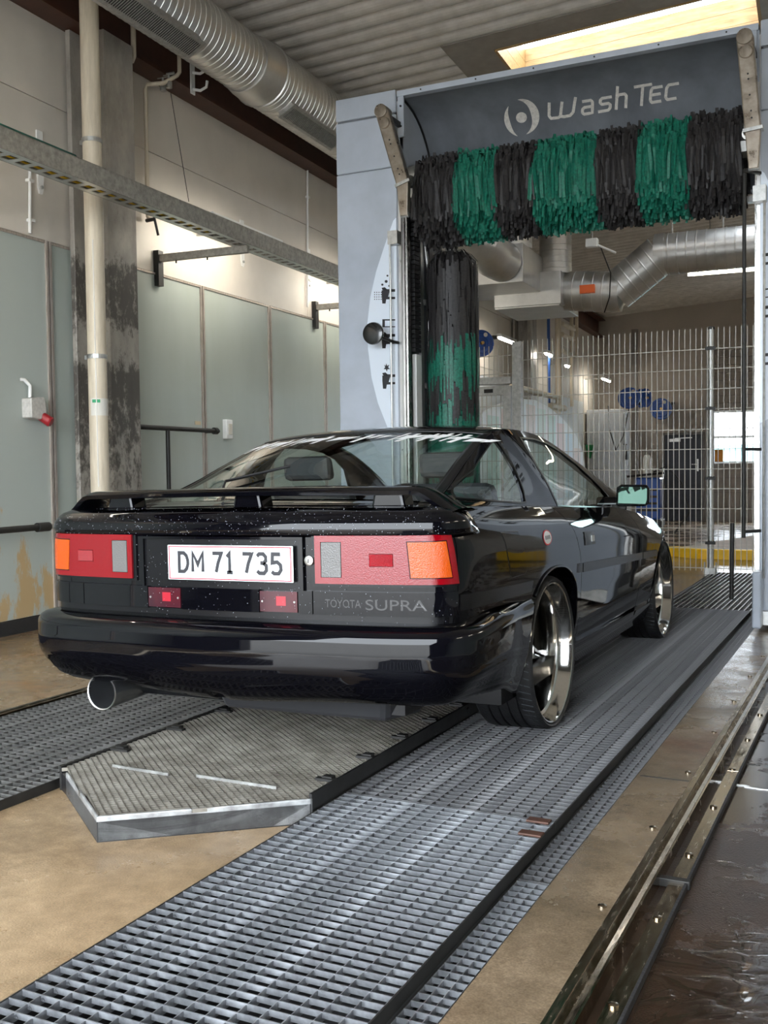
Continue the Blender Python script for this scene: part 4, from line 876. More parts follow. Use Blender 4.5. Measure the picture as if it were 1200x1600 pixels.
# second column and grey post, cabinets
for px, lb, w in ((834, 'beige column behind the wire fence under the duct boxes', .42),):
    a = wl(px, 560, .35); cc = thing('steel_column', lb, 'column', (.2, a.y, 0), frame=BF)
    build('rear_flange', MB().box(.03, .07, a.y-.25, a.y+.22, 0, 4.315), m_col, cc, BF)
    build('web', MB().box(.07, .29, a.y-.02, a.y+.02, 0, 4.315), m_col, cc, BF)
    build('front_flange', MB().box(.29, .35, a.y-.22, a.y+.22, 0, 4.315), m_col, cc, BF)
a = wl(992, 640, 1.15); po = thing('grey_post', 'square grey post beside the white cabinet and reels', 'post', (1.15, a.y, -.3), frame=BF)
build('post', MB().box(1.08, 1.22, a.y-.06, a.y+.06, -.3, 4.3), mat('post_grey', (.22, .20, .18), .5), po, BF); build('base', MB().box(1.02, 1.28, a.y-.12, a.y+.12, -.3, -.26), m_dark, po, BF)
a1 = wl(985, 640, .9).y; a0 = a1-1.0; cz = wl(985, 642, .9).z
ca = thing('white_cabinet', 'tall white smooth cabinet between the banner and the grey post', 'cabinet', (.4, (a0+a1)/2, -.25), frame=BF)
m_cab = mat('white_cabinet', (.72, .76, .80), .35)
build('body', MB().box(.03, .90, a0, a1, -.25, cz), m_cab, ca, BF, bevel=.01)
for k in range(1): build('door', MB().box(.90, .915, a0+.02+k*.93, a0+.98, -.15, cz-.04), m_cab, ca, BF, bevel=.004)
q = wl(977, 697, .93); kb = build('key_hook', MB().box(.915, .94, q.y-.2, q.y+.2, q.z+.03, q.z+.05).tube([(.93, q.y, q.z+.03), (.94, q.y, q.z-.18)], .015, 6).tube([(.94, q.y+.06, q.z-.1), (.94, q.y+.08, q.z-.32)], .03, 8), m_dark, ca, BF)
# white arched banner board with pastel stripes
bp = [wl(p, q, .56) for p, q in ((740, 655), (760, 640), (785, 629), (812, 623), (835, 625), (858, 637), (880, 656), (898, 678), (908, 700), (915, 740))]
pts = [(p.y, p.z) for p in bp]; pts = pts+[(pts[-1][0], .4), (pts[0][0], .4)]
bn = thing('arched_banner', 'white arched board with faint pastel stripes behind the fence', 'banner', (.56, pts[5][0], .4), frame=BF)
build('board', MB().prism(pts, lambda v, z: (.55, v, z), lambda v, z: (.575, v, z)), mat('banner_white', (.80, .82, .83), .45), bn, BF)
cs = ((.60, .76, .70), (.80, .62, .60), (.62, .74, .82), (.78, .68, .64), (.66, .78, .72))
for i in range(9):
    v0 = pts[1][0]+i*(pts[8][0]-pts[1][0])/9; v1 = v0+(pts[8][0]-pts[1][0])/9*.8
    zt = min(np.interp(v0, [p[0] for p in pts[:10]], [p[1] for p in pts[:10]]), np.interp(v1, [p[0] for p in pts[:10]], [p[1] for p in pts[:10]]))-.08
    build('print_stripe', MB().box(.575, .577, v0, v1, .5, zt), mat('pastel_%d' % (i % 5), cs[i % 5], .5), bn, BF)
q = wl(919, 705, .1); gf = thing('green_funnel', 'green funnel hanging on the pale boards', 'funnel', (.1, q.y, q.z-.15), frame=BF)
build('cone', MB().lathe([(q.z-.17, .035), (q.z-.12, .05), (q.z+.13, .10), (q.z+.15, .11)], 18, (.13, q.y, 0), 'Z'), mat('funnel_green', (.02, .32, .10), .4), gf, BF, smooth=40)
build('hook', MB().tube([(0, q.y, q.z+.17), (.13, q.y, q.z+.14)], .008, 6), m_dark, gf, BF)
# cream pipes left wall
cp = thing('pipe_manifold', 'cluster of cream insulated pipes around the far column', 'pipe', (.4, wl(860, 620, .4).y, 1.9), frame=BF)
for (p, q_), (p2, q2), r in (((815, 607), (872, 607), .05), ((815, 633), (872, 636), .06), ((872, 636), (882, 640), .06)):
    a, b = wl(p, q_, .48), wl(p2, q2, .48); build('pipe', MB().tube([(.48, a.y-.6, a.z), (.48, b.y, a.z)], r, 14), m_pipe, cp, BF, smooth=50)
for px, r, y0, y1 in ((872, .06, 498, 640), (893, .04, 490, 635), (901, .035, 490, 560)):
    a, b = wl(px, y0, .48), wl(px, y1, .48); build('pipe', MB().tube([(.48, a.y, b.z), (.48, a.y, 4.6)], r, 14), m_pipe, cp, BF, smooth=50)
for y in (505, 522, 548): 
    a, b = wl(878, y, .48), wl(897, y+6, .48); build('pipe', MB().tube([(.48, a.y, a.z), (.48, b.y, a.z)], .045, 12), m_pipe, cp, BF, smooth=50)
a = wl(857, 500, .45); one('blue_conduit', MB().tube([(.45, a.y, 2.3), (.45, a.y, 4.5)], .03, 10), mat('blue_pipe', (.02, .08, .3), .4), 'vertical blue conduit beside the far column', 'conduit', frame=BF)
# wall lamps in the far part
for px, py, L, lb in ((792, 531, .9, 'bright fluorescent batten beside the big blue reel'), (857, 553, .5, 'short fluorescent batten beside the far column'), (886, 571, .3, 'small end-on lamp past the cream pipes'), (947, 593, 1.0, 'fluorescent batten above the white cabinet')):
    a = wl(px, py, .5); batten(.5, a.y, a.z, lb, L)
# cable ladder above lamps
a, b = wl(760, 505, .45), wl(830, 540, .45)
# ducts of the air handling unit
dv = thing('air_handling_ducts', 'silver boxes, bends and long duct hanging under the roof behind the gantry', 'duct', (2.2, 12.5, 3.4), frame=BF)
V1 = 11.9; q0, q1 = wv(743, 448, V1), wv(817, 379, V1); qb = wv(817, 440, V1)
vb1 = wl(853, 430, q1.x).y
build('box', MB().box(q0.x-.6, q1.x, V1, vb1, qb.z, q1.z), m_duct, dv, BF, bevel=.006)
c1 = wv(802, 365, V1+.35); rr = .225
build('riser', spiral(MB(), (c1.x, V1+.35, q1.z), (c1.x, V1+.35, RZ(c1.x)+.02), rr), m_duct, dv, BF, smooth=25)
e0, e1 = wv(722, 365, V1-.7), wv(786, 410, V1)
path = [Vector((e0.x-.5, V1-.7, e0.z+.05)), Vector((e0.x, V1-.7, e0.z)), Vector((e0.x+.2, V1-.55, e0.z-.1)), Vector((e1.x-.05, V1-.25, e1.z+.02)), Vector((e1.x, V1+.02, e1.z))]
mb = MB(); pp = []
for a, b in zip(path[:-1], path[1:]):
    for t in np.linspace(0, 1, 6)[:-1]: pp.append(a.lerp(b, t))
pp.append(path[-1]); mb.tube(pp, [.23+(.006 if i % 2 else 0) for i in range(len(pp))], 28); build('bend', mb, m_duct, dv, BF, smooth=25)
build('flange', MB().box(e0.x-.55, e0.x-.02, V1-.98, V1-.40, e0.z+.16, e0.z+.20), m_alu, dv, BF)
V2 = 12.7; q0, q1 = wv(772, 470, V2), wv(876, 422, V2); qb = wv(876, 474, V2); vb2 = wl(893, 470, q1.x).y
build('box', MB().box(q0.x, q1.x, V2, vb2, qb.z, q1.z), m_duct, dv, BF, bevel=.006)
build('box_lower', MB().box(q0.x, q1.x-.02, V2+.02, vb2+.5, qb.z-.02, qb.z+.15), m_duct, dv, BF, bevel=.006)
c2 = wv(868, 400, V2+.3); build('riser', spiral(MB(), (c2.x, V2+.3, q1.z), (c2.x, V2+.3, RZ(c2.x)+.02), .20), m_duct, dv, BF, smooth=25)
V3 = V2+.35; l0, l1, l2, l3 = wv(885, 455, V3), wv(962, 456, V3), wv(1032, 398, V3), wv(1200, 382, V3)
sl_ = (l3.z-l2.z)/(l3.x-l2.x)
for a, b in ((l0, l1), (l1, l2), (l2, Vector((l2.x+5.0, V3, l2.z+.04)))):
    build('long_duct', spiral(MB(), (a.x, V3, a.z), (b.x, V3, b.z), .245, .11), m_duct, dv, BF, smooth=25)
for p in (l1, l2): build('elbow', MB().lathe([(-.06, .0), (-.06, .250), (.06, .250), (.06, 0)], 28, (p.x, V3, p.z), 'X'), m_duct, dv, BF, smooth=30)
q = wv(918, 452, V3-.26); ac = build('actuator', MB().box(q.x-.09, q.x+.09, V3-.30, V3-.23, q.z-.05, q.z+.05), mat('orange_plastic', (.7, .12, .02), .4), dv, BF)
for px in (1050, 1130): 
    p = wv(px, 370, V3); build('hanger', MB().tube([(p.x, V3, p.z), (p.x, V3, RZ(p.x)+.03)], .012, 6), m_galv, dv, BF)
# sensor on the roof and ceiling batten
q = wv(925, 380, 12.4); se = thing('ceiling_sensor', 'small white sensor box with a stub arm under the roof', 'sensor', (q.x, 12.4, q.z), frame=BF)
build('box', MB().box(q.x-.07, q.x+.07, 12.35, 12.45, q.z-.05, q.z+.05), m_white, se, BF, bevel=.008)
build('arm', MB().tube([(q.x+.05, 12.4, q.z-.02), (q.x+.28, 12.4, q.z-.14)], .014, 8), m_white, se, BF); build('rod', MB().tube([(q.x, 12.4, q.z+.05), (q.x, 12.4, RZ(q.x)+.02)], .012, 6), m_galv, se, BF)
build('cable', MB().tube([(q.x+.1, 12.4, q.z-.05), (q.x+.2, 12.5, q.z-.35), (q.x+.15, 12.7, q.z-.6), (q.x+.05, 12.9, q.z-.75)], .008, 6), m_black, se, BF)
a, b = wv(1075, 429, 15.5), wv(1190, 413, 15.5)
cl = thing('ceiling_batten', 'long fluorescent batten under the roof below the bent duct', 'lamp', (b.x, 15.5, a.z), frame=BF)
build('housing', MB().box(a.x, a.x+2.4, 15.45, 15.55, a.z+.02, a.z+.08), m_white, cl, BF); build('tube', MB().tube([(a.x, 15.5, a.z), (a.x+2.4, 15.5, a.z)], .025, 10), emit('dim_lamp_glow', (1, .93, .72), 8.), cl, BF)
for d in (.3, 2.1): build('hanger', MB().tube([(a.x+d, 15.5, a.z+.08), (a.x+d, 15.5, RZ(a.x+d)+.02)], .01, 6), m_galv, cl, BF)
# cross girders in the roof of the far part
for v, z in ((14.3, 4.62),):
    g = thing('roof_girder', 'pale steel girder crossing below the ribbed roof', 'beam', (3, v, z), frame=BF)
    build('flange', MB().box(.2, 8.5, v-.08, v+.08, z, z+.02), m_farwall, g, BF); build('web', MB().box(.2, 8.5, v-.01, v+.01, z+.02, z+.22), m_farwall, g, BF)
one('blue_pipe', MB().tube([(.6, 14.7, 4.60), (8.4, 14.7, 4.9)], .05, 12), mat('blue_pipe', (.02, .08, .3), .4), 'blue pipe crossing under the roof past the girder', 'pipe', frame=BF)
# pressure washer
VW = 19.; BFW = BF @ Matrix.Translation((0, 0, -.11)); q = wv(1014, 770, VW); pw = thing('pressure_washer', 'blue pressure washer cart with a white canister and hoses', 'pressure washer', (q.x, VW, -.11), frame=BF)
build('body', MB().box(q.x-.22, q.x+.22, VW-.2, VW+.3, .25, 1.0), m_blue, pw, BFW, bevel=.03)
build('base', MB().box(q.x-.24, q.x+.24, VW-0.220, VW+.32, .12, .25), m_black, pw, BFW, bevel=.02)
build('canister', MB().lathe([(1.0, .0), (1.0, .07), (1.35, .07), (1.40, .04), (1.40, 0)], 16, (q.x-.02, VW-0.100, 0), 'Z'), m_white, pw, BFW, smooth=40)
for s in (-.2, .2): build('wheel', MB().lathe([(-.03, 0), (-.03, .12), (.03, .12), (.03, 0)], 18, (q.x+s, VW+0.100, .12), 'X'), m_rubber, pw, BFW, smooth=40)
build('handle', MB().tube([(q.x-.2, VW+0.250, .9), (q.x-.2, VW+0.400, 1.15), (q.x+.2, VW+0.400, 1.15), (q.x+.2, VW+0.250, .9)], .018, 8), m_alu, pw, BFW, smooth=60)
for k in range(4): build('louvre', MB().box(q.x-.18, q.x+.18, VW-0.215, VW-.2, .4+k*.12, .44+k*.12), m_black, pw, BFW)
build('hose', MB().tube([(q.x+.1, VW-0.100, 1.1), (q.x+.35, VW-.2, 1.2), (q.x+.6, VW-0.300, .9), (q.x+.75, VW-0.400, .4), (q.x+.5, VW-0.500, .03)], .016, 8), m_black, pw, BFW, smooth=60)
build('lance', MB().tube([(q.x-.35, VW-.25, 1.02), (q.x+.3, VW-.25, 1.08)], .02, 8), m_black, pw, BFW)
P = wl(983, 622, 1.0)
one('hanging_hose', MB().tube([(.95, P.y-2.4, P.z-.3), (.95, P.y-2.3, P.z-.8), (.95, P.y-1.5, P.z-1.25), (.95, P.y-.5, P.z-.9), (1.0, P.y-.05, P.z-.24)], .014, 8), m_black, 'black hose looped below the marked blue reel', 'hose', frame=BF)
q = wv(1026, 690, VB-.4); one('drop_hose', MB().tube([(q.x, VB-.4, wv(1026, 645, VB-.4).z), (q.x+.02, VB-.4, 1.6), (q.x-.02, VB-.3, -.26)], .018, 8), m_black, 'straight black hose hanging from the reel on the end wall', 'hose', frame=BF)
# kerbed island
isl = thing('kerb_island', 'raised paved island with a yellow painted kerb', 'kerb', (0, 14, 0))
m_yel = mat('yellow_kerb', (.85, .50, .01), .45, var=.15, scale=6)
poly = [(-2.35, 12.85), (-1.95, 12.55), (2.0, 12.55), (2.0, 18.5), (-.9, 18.5)]
build('paving', MB().prism([(x*.985+(.03), y+.1) for x, y in poly], lambda x, y: (x, y, 0), lambda x, y: (x, y, .10)), mat('pale_paving', (.50, .43, .36), .7, var=.2, scale=3), isl)
for a, b in zip(poly[:2], poly[1:3]):
    build('kerb_stone', MB().bar((*a, .055), (*b, .055), .14, .12), m_yel, isl, bevel=.01)
# ---------------------------------------------------------------- the car
CF = Matrix.Translation((-2.03, 4.08, GZ))
BODYF = CF @ Matrix.Translation((0, 0, .35)) @ Matrix.Rotation(-.012, 4, 'Y') @ Matrix.Translation((0, 0, -.35))
m_paint = mat('black_paint', (.002, .002, .0032), .035, spec=.30)
m_trim = mat('black_trim', (.006, .006, .007), .25, spec=.25)
m_red = mat('red_lens', (.17, .0006, .004), .08, spec=.5, bump=.10, bscale=260)
m_orange = mat('orange_lens', (.46, .062, .002), .1, spec=.5, bump=.35, bscale=240)
m_smoke = mat('smoked_clear_lens', (.11, .105, .10), .1, spec=.5, bump=.35, bscale=240)
m_seal = mat('window_seal', (.006, .006, .006), .3)
m_tint = glass('tinted_glass', (.84, .92, .89), .0, 1.5)
m_rear_tint = glass('rear_glass', (.84, .90, .87), .0, 1.5)
car = thing('sports_car', 'black lowered hatchback coupe with rear wing and polished deep-dish wheels', 'car', (-2.03, 4.08, GZ))

def crom(P, n):
    P = np.array(P, float); P = np.vstack([2*P[0]-P[1], P, 2*P[-1]-P[-2]]); out = []
    for i in range(1, len(P)-2):
        p0, p1, p2, p3 = P[i-1:i+3]
        for t in np.linspace(0, 1, n, endpoint=False):
            out.append(.5*((2*p1)+(-p0+p2)*t+(2*p0-5*p1+4*p2-p3)*t*t+(-p0+3*p1-3*p2+p3)*t**3))
    out.append(P[-2]); return np.array(out)
class Plan:
    """closed-half plan curve from rear centre round the right side, arc-length parameter"""
    def __init__(s, pts):
        c = crom(pts, 40); d = np.r_[0, np.cumsum(np.linalg.norm(np.diff(c, axis=0), axis=1))]
        s.L = d[-1]; s.t = np.linspace(0, s.L, 3000); s.x = np.interp(s.t, d, c[:, 0]); s.y = np.interp(s.t, d, c[:, 1])
        tx = np.gradient(s.x); ty = np.gradient(s.y); l = np.hypot(tx, ty); s.nx, s.ny = ty/l, -tx/l
        k = np.ones(41)/41; s.nx = np.convolve(np.pad(s.nx, 20, 'edge'), k, 'valid'); s.ny = np.convolve(np.pad(s.ny, 20, 'edge'), k, 'valid')
        i0 = int(np.argmax(s.x)); s.i0 = np.argmax(s.y > s.y[0]+.02)
    def at(s, u):
        a = abs(u); g = -1 if u < 0 else 1
        return (g*np.interp(a, s.t, s.x), np.interp(a, s.t, s.y), g*np.interp(a, s.t, s.nx), np.interp(a, s.t, s.ny))
    def S(s, y): return float(np.interp(y, s.y, s.t))
base = Plan([(0, -1.175), (.25, -1.17), (.45, -1.160), (.62, -1.143), (.735, -1.122), (.795, -1.09), (.822, -1.03), (.832, -.93), (.833, -.7), (.828, -.35), (.825, 0), (.826, .35), (.828, 1.0), (.826, 1.8), (.818, 2.3), (.79, 2.58), (.71, 2.76), (.45, 2.88), (0, 2.93)])
S = base.S
ZBT = ([-1.25, -.9, -.1, .2, 1.25, 1.6, 1.87, 2.2, 2.39, 2.6, 2.8, 3.0], [.925, .928, .902, .890, .845, .815, .787, .745, .718, .668, .62, .59])
def zb(y): return float(np.interp(y, *ZBT))
OFT = ([.10, .18, .24, .30, .40, .50, .58, .66, .74, 1.0], [-.11, -.078, -.052, -.032, -.014, -.004, .0, .003, .003, .003])
def sm(a, b, x): t = min(1, max(0, (x-a)/(b-a))); return t*t*(3-2*t)
def off(u, y, z):
    side = sm(.72, .90, abs(u)); w = zb(y)-z; o = float(np.interp(z, *OFT))
    if w < .15: o -= .075*(1-max(0, w)/.15)**2
    return o*side
def BODY(u, z, e=0.):
    x, y, nx, ny = base.at(u); o = off(u, y, z)+e; return np.array([x+nx*o, y+ny*o, z])
def nrm(f, u, v, h=2e-3):
    n = np.cross(f(u+h, v)-f(u-h, v), f(u, v+h)-f(u, v-h)); return n/np.linalg.norm(n)
def inside(p, poly): return inpoly(p, poly)
def seg_dist(p, poly):
    p = np.array(p); m = 9
    for i in range(len(poly)):
        a = np.array(poly[i]); b = np.array(poly[(i+1) % len(poly)]); d = b-a; t = np.clip(np.dot(p-a, d)/max(1e-12, d@d), 0, 1); m = min(m, np.linalg.norm(p-a-d*t))
    return m
def resample(poly, h):
    out = []
    for i in range(len(poly)):
        a = np.array(poly[i], float); b = np.array(poly[(i+1) % len(poly)], float); n = max(1, int(np.linalg.norm(b-a)/h))
        out += [tuple(a+(b-a)*k/n) for k in range(n)]
    return out
def panel(name, poly, f, m, parent, h=.03, thick=.012, holes=(), frame=BODYF, mirror=False, flip=1, label=None, lip=True):
    """trimmed patch of the parametric surface f(u,v) with exact outline, surface normals and a folded edge"""
    loops = [resample(poly, h)]+[resample(q, h) for q in holes]; pts = []; ed = []
    for lp in loops:
        k = len(pts); pts += lp; ed += [(k+i, k+(i+1) % len(lp)) for i in range(len(lp))]
    nb = len(pts); A_ = np.array(poly); lo, hi = A_.min(0), A_.max(0)
    for a in np.arange(lo[0]+h/2, hi[0], h):
        for b in np.arange(lo[1]+h/2, hi[1], h):
            if inside((a, b), poly) and not any(inside((a, b), q) for q in holes) and seg_dist((a, b), poly) > h*.45 and all(seg_dist((a, b), q) > h*.45 for q in holes): pts.append((a, b))
    r = geometry.delaunay_2d_cdt([Vector(p) for p in pts], ed, [], 0, 1e-6)
    V, Fc = r[0], r[2]; V = [tuple(p) for p in V]
    tri = [t for t in Fc if inside(tuple(np.mean([V[i] for i in t], axis=0)), poly) and not any(inside(tuple(np.mean([V[i] for i in t], axis=0)), q) for q in holes)]
    P = [f(*p) for p in V]; N = [nrm(f, *p)*flip for p in V]
    # boundary edges
    cnt = {}
    for t in tri:
        for i in range(3):
            e = (t[i], t[(i+1) % 3]); cnt[tuple(sorted(e))] = cnt.get(tuple(sorted(e)), 0)+1
    vs = list(P); ns = list(N); fs = [tuple(t) for t in tri]
    if lip:
        for (a, b), c in cnt.items():
            if c == 1:
                k = len(vs); vs += [P[a], P[b], P[b]-N[b]*thick, P[a]-N[a]*thick]; d = np.cross(P[b]-P[a], N[a]); d /= max(1e-9, np.linalg.norm(d)); ns += [d, d, d, d]; fs.append((k, k+1, k+2, k+3))
    # consistent winding
    ff = []
    for t in fs:
        n = np.cross(vs[t[1]]-vs[t[0]], vs[t[2]]-vs[t[0]])
        ff.append(t if n @ ns[t[0]] >= 0 else t[::-1])
    objs = []
    for g in ((1, -1) if mirror else (1,)):
        v2 = [(p[0]*g, p[1], p[2]) for p in vs]; n2 = [(p[0]*g, p[1], p[2]) for p in ns]; f2 = ff if g == 1 else [t[::-1] for t in ff]
        me = bpy.data.meshes.new(name); me.from_pydata(v2, [], f2); me.materials.append(m)
        me.polygons.foreach_set('use_smooth', [True]*len(me.polygons)); me.update(); me.normals_split_custom_set_from_vertices([Vector(q).normalized() for q in n2])
        o = bpy.data.objects.new(name, me); link(o, parent, frame)
        if label: o['label'] = label
        objs.append(o)
    return objs
def off_f(f, e): return lambda u, v: f(u, v)+nrm(f, u, v)*e
def gridobj(name, f, us, vs_, m, parent, frame=BODYF, flip=1, thick=0., label=None):
    P = [[f(u, v) for v in vs_] for u in us]; N = [[nrm(f, u, v)*flip for v in vs_] for u in us]
    a, b = len(us), len(vs_); v2 = [p for r in P for p in r]; n2 = [p for r in N for p in r]
    fs = [(i*b+j, (i+1)*b+j, (i+1)*b+j+1, i*b+j+1) for i in range(a-1) for j in range(b-1)]
    c = np.cross(v2[fs[0][1]]-v2[fs[0][0]], v2[fs[0][3]]-v2[fs[0][0]])
    if c @ n2[0] < 0: fs = [t[::-1] for t in fs]
    me = bpy.data.meshes.new(name); me.from_pydata([tuple(p) for p in v2], [], fs); me.materials.append(m)
    me.polygons.foreach_set('use_smooth', [True]*len(me.polygons)); me.update(); me.normals_split_custom_set_from_vertices([Vector(q).normalized() for q in n2])
    o = bpy.data.objects.new(name, me); link(o, parent, frame)
    if label: o['label'] = label
    if thick:
        md = o.modifiers.new('solid', 'SOLIDIFY'); md.thickness = thick; md.offset = -1
    return o

# ---- rear panel, quarters, doors, fenders
SI, SO = .372, .845                                    # lamp inner / outer edge along the tail
panel('rear_panel', [(-SO-.004, .555), (SO+.004, .555), (SO+.004, .86), (-SO-.004, .86)], BODY, m_paint, car, .04)
arch_r = [(.318, .24), (.316, .40), (.300, .51), (.25, .578), (.14, .632), (0, .650), (-.12, .641), (-.22, .612), (-.30, .564)]
top = [(S(y), zb(y)) for y in np.linspace(-1.0, .165, 14)]
Q = [(SO+.007, .557), (SO+.007, .905)]+top+[(S(.265), .81), (S(.352), .68), (S(.380), .60), (S(.383), .25)]+[(S(y), z) for y, z in arch_r]
q_r = panel('quarter_panel', Q, BODY, m_paint, car, .03, .05, mirror=True)
door_top = [(S(y), zb(y)) for y in np.linspace(.172, 1.50, 14)]
DP = door_top+[(S(1.585), .70), (S(1.625), .567), (S(1.60), .285), (S(.388), .285), (S(.385), .60), (S(.357), .68), (S(.270), .81)]
d_r = panel('door', DP, BODY, m_paint, car, .035, .05, mirror=True)
f_top = [(S(y), zb(y)) for y in np.linspace(1.507, 2.72, 12)]
arch_f = [(2.775, .42), (2.74, .52), (2.66, .592), (2.55, .632), (2.43, .645), (2.29, .622), (2.16, .555), (2.07, .455), (2.03, .36), (2.0, .26)]
FP = f_top+[(S(2.78), .60)]+[(S(y), z) for y, z in arch_f]+[(S(1.606), .26), (S(1.631), .567), (S(1.591), .70)]
f_r = panel('front_fender', FP, BODY, m_paint, car, .03, .05, mirror=True)
# nose
def NOSE(u, z): 
    p = BODY(u, z); return p
panel('front_bumper', [(S(2.66), .585), (S(2.78), .605), (base.L-.01, .605), (base.L-.01, .17), (S(2.70), .19), (S(2.73), .50)], BODY, m_paint, car, .04, .05, mirror=True)
# sills
SKF = lambda u, z: BODY(u, z)+np.array([.016*sm(.34, .28, z), 0, 0])
panel('sill_skirt', [(S(.33), .288), (S(1.98), .262), (S(1.99), .165), (S(.33), .175)], SKF, m_paint, car, .03, .05, mirror=True)
# side moulding strips, rear strip panels
mld = off_f(BODY, .006)
panel('side_moulding', [(S(.392), .630), (S(1.62), .582), (S(1.622), .545), (S(.392), .590)], mld, m_trim, d_r[0], .03, .006)
panel('side_moulding', [(-S(.392), .630), (-S(1.62), .582), (-S(1.622), .545), (-S(.392), .590)], mld, m_trim, d_r[1], .03, .006)
for i, g in enumerate((1, -1)):
    panel('side_moulding', [(g*S(1.637), .581), (g*S(2.04), .565), (g*S(2.03), .53), (g*S(1.637), .544)], mld, m_trim, f_r[i], .03, .006)
    panel('side_moulding', [(g*(SO+.01), .655), (g*S(-.33), .628), (g*S(-.355), .588), (g*(SO+.01), .605)], mld, m_trim, q_r[i], .03, .006)
    panel('side_moulding', [(g*S(.325), .633), (g*S(.377), .631), (g*S(.379), .592), (g*S(.322), .594)], mld, m_trim, q_r[i], .03, .006)
strip = off_f(BODY, .010)
xs_ = [-SO, -.62, -.305, -.160, .160, .305, .36, SO]
for a, b in zip(xs_[:-1], xs_[1:]):
    if (a, b) in ((-.305, -.160), (.160, .305)): continue
    panel('tail_strip', [(a+.002, .592), (b-.002, .592), (b-.002, .668), (a+.002, .668)], strip, m_paint, car, .04, .012)
for a, b in ((-.305, -.160), (.160, .305)):
    fl = panel('fog_lamp', [(a+.002, .596), (b-.002, .596), (b-.002, .664), (a+.002, .664)], strip, mat('smoked_red_lens', (.06, .006, .011), .1, spec=.4, var=.5, scale=9, c2=(.03, .01, .015)), car, .02, .012, label='small smoked red lamp')[0]
    c = (a+b)/2+.01
    panel('bulb', [(c-.018, .617), (c+.018, .617), (c+.018, .648), (c-.018, .648)], off_f(BODY, .0105), mat('lamp_red_core', (.32, .008, .02), .3), fl, .01, .001)
    for sx in (a+.012, b-.012): build('screw', MB().lathe([(0, .004), (-.002, .003), (-.002, 0)], 10, tuple(BODY(sx, .63, .0105)), 'Y'), m_galv, fl, BODYF)
# lower trim panel under the strip
panel('valance', [(-SO+.02, .545), (SO-.02, .545), (SO-.02, .592), (-SO+.02, .592)], off_f(BODY, .002), m_trim, car, .05, .01)
# ---- tail lamps
def rectS(t0, t1, w0, w1, g):     # t from outer to inner, w from top to bottom
    ins = .022 if t0 < .3 else 0; a = SO-(SO-SI)*t0; b = SO-(SO-SI)*t1; z0 = .848-.155*w0; z1 = .848-.155*w1
    return [(g*(a-ins*(1-w0)), z0), (g*(b-(ins*(1-w0)*.6 if t1 < .4 else 0)), z0), (g*(b-(ins*(1-w1)*.6 if t1 < .4 else 0)), z1), (g*(a-ins*(1-w1)), z1)]
for g, lb in ((1, 'right'), (-1, 'left')):
    tl = panel('tail_lamp', rectS(-.012, 1.03, -.05, 1.05, g), off_f(BODY, .006), m_trim, car, .03, .008)[0]
    hole1 = rectS(.040, .315, .12, .88, g); hole2 = rectS(.80, .955, .13, .87, g); hole3 = rectS(.43, .60, .37, .64, g)
    panel('red_lens', rectS(0, 1, 0, 1, g), off_f(BODY, .013), m_red, tl, .02, .008, holes=[hole1, hole2, hole3])
    panel('indicator_lens', rectS(.047, .308, .14, .86, g), off_f(BODY, .0135), m_orange, tl, .02, .008, label='orange indicator lens')
    panel('lens_surround', hole1, off_f(BODY, .010), m_trim, tl, .02, .004)
    panel('reversing_lens', rectS(.805, .95, .14, .86, g), off_f(BODY, .0135), m_smoke, tl, .02, .008, label='smoky clear reversing lens')
    panel('reflector', rectS(.433, .597, .38, .63, g), off_f(BODY, .0145), mat('red_reflector', (.24, .002, .008), .1, spec=.5, bump=.5, bscale=500), tl, .02, .006)
# ---- plate with recess frame, lock, lettering
pw_, pz0, pz1 = .328, .668, .843
panel('plate_recess', [(-pw_, pz0), (pw_, pz0), (pw_, pz1), (-pw_, pz1)], off_f(BODY, .003), m_trim, car, .04, .004)
for poly in ([(-pw_, pz1-.008), (pw_, pz1-.008), (pw_, pz1), (-pw_, pz1)], [(-pw_, pz0), (-pw_+.009, pz0), (-pw_+.009, pz1-.008), (-pw_, pz1-.008)], [(pw_-.009, pz0), (pw_, pz0), (pw_, pz1-.008), (pw_-.009, pz1-.008)]):
    panel('recess_border', poly, off_f(BODY, .012), m_paint, car, .04, .012)
def text_mb(s, size, ex=.0006, bold=0.):
    cu = bpy.data.curves.new('text', 'FONT'); cu.body = s; cu.size = size; cu.extrude = ex; cu.align_x = 'LEFT'; cu.offset = bold; cu.resolution_u = 4
    o = bpy.data.objects.new('text', cu); col.objects.link(o); dg = bpy.context.evaluated_depsgraph_get()
    me = bpy.data.meshes.new_from_object(o.evaluated_get(dg)); v = [tuple(p.co) for p in me.vertices]; f = [tuple(p.vertices) for p in me.polygons]
    bpy.data.objects.remove(o); bpy.data.meshes.remove(me); bpy.data.curves.remove(cu); return v, f
def fit_text(s, x0, x1, z0, z1, place, bold=0.):
    v, f = text_mb(s, 1., .0006, bold); A_ = np.array(v); lo, hi = A_.min(0), A_.max(0); mb = MB()
    mb.add([place(x0+(p[0]-lo[0])/(hi[0]-lo[0])*(x1-x0), z0+(p[1]-lo[1])/(hi[1]-lo[1])*(z1-z0), p[2]) for p in v], f); return mb
PY = -1.190
PF = BODYF @ Matrix.Translation((.046, 0, .0125))
np_ = build('number_plate', MB().box(-.252, .252, PY, PY+.006, .682, .802), mat('plate_white', (.80, .86, .88), .3, coat=.3), car, PF, bevel=.003, label='white number plate with red border')
for b in ((-.246, .246, .795, .7985), (-.246, .246, .6855, .689), (-.246, -.2425, .689, .795), (.2425, .246, .689, .795)):
    build('plate_border', MB().box(b[0], b[1], PY-.0012, PY, b[2], b[3]), mat('plate_red', (.55, .01, .03), .4), np_, PF)
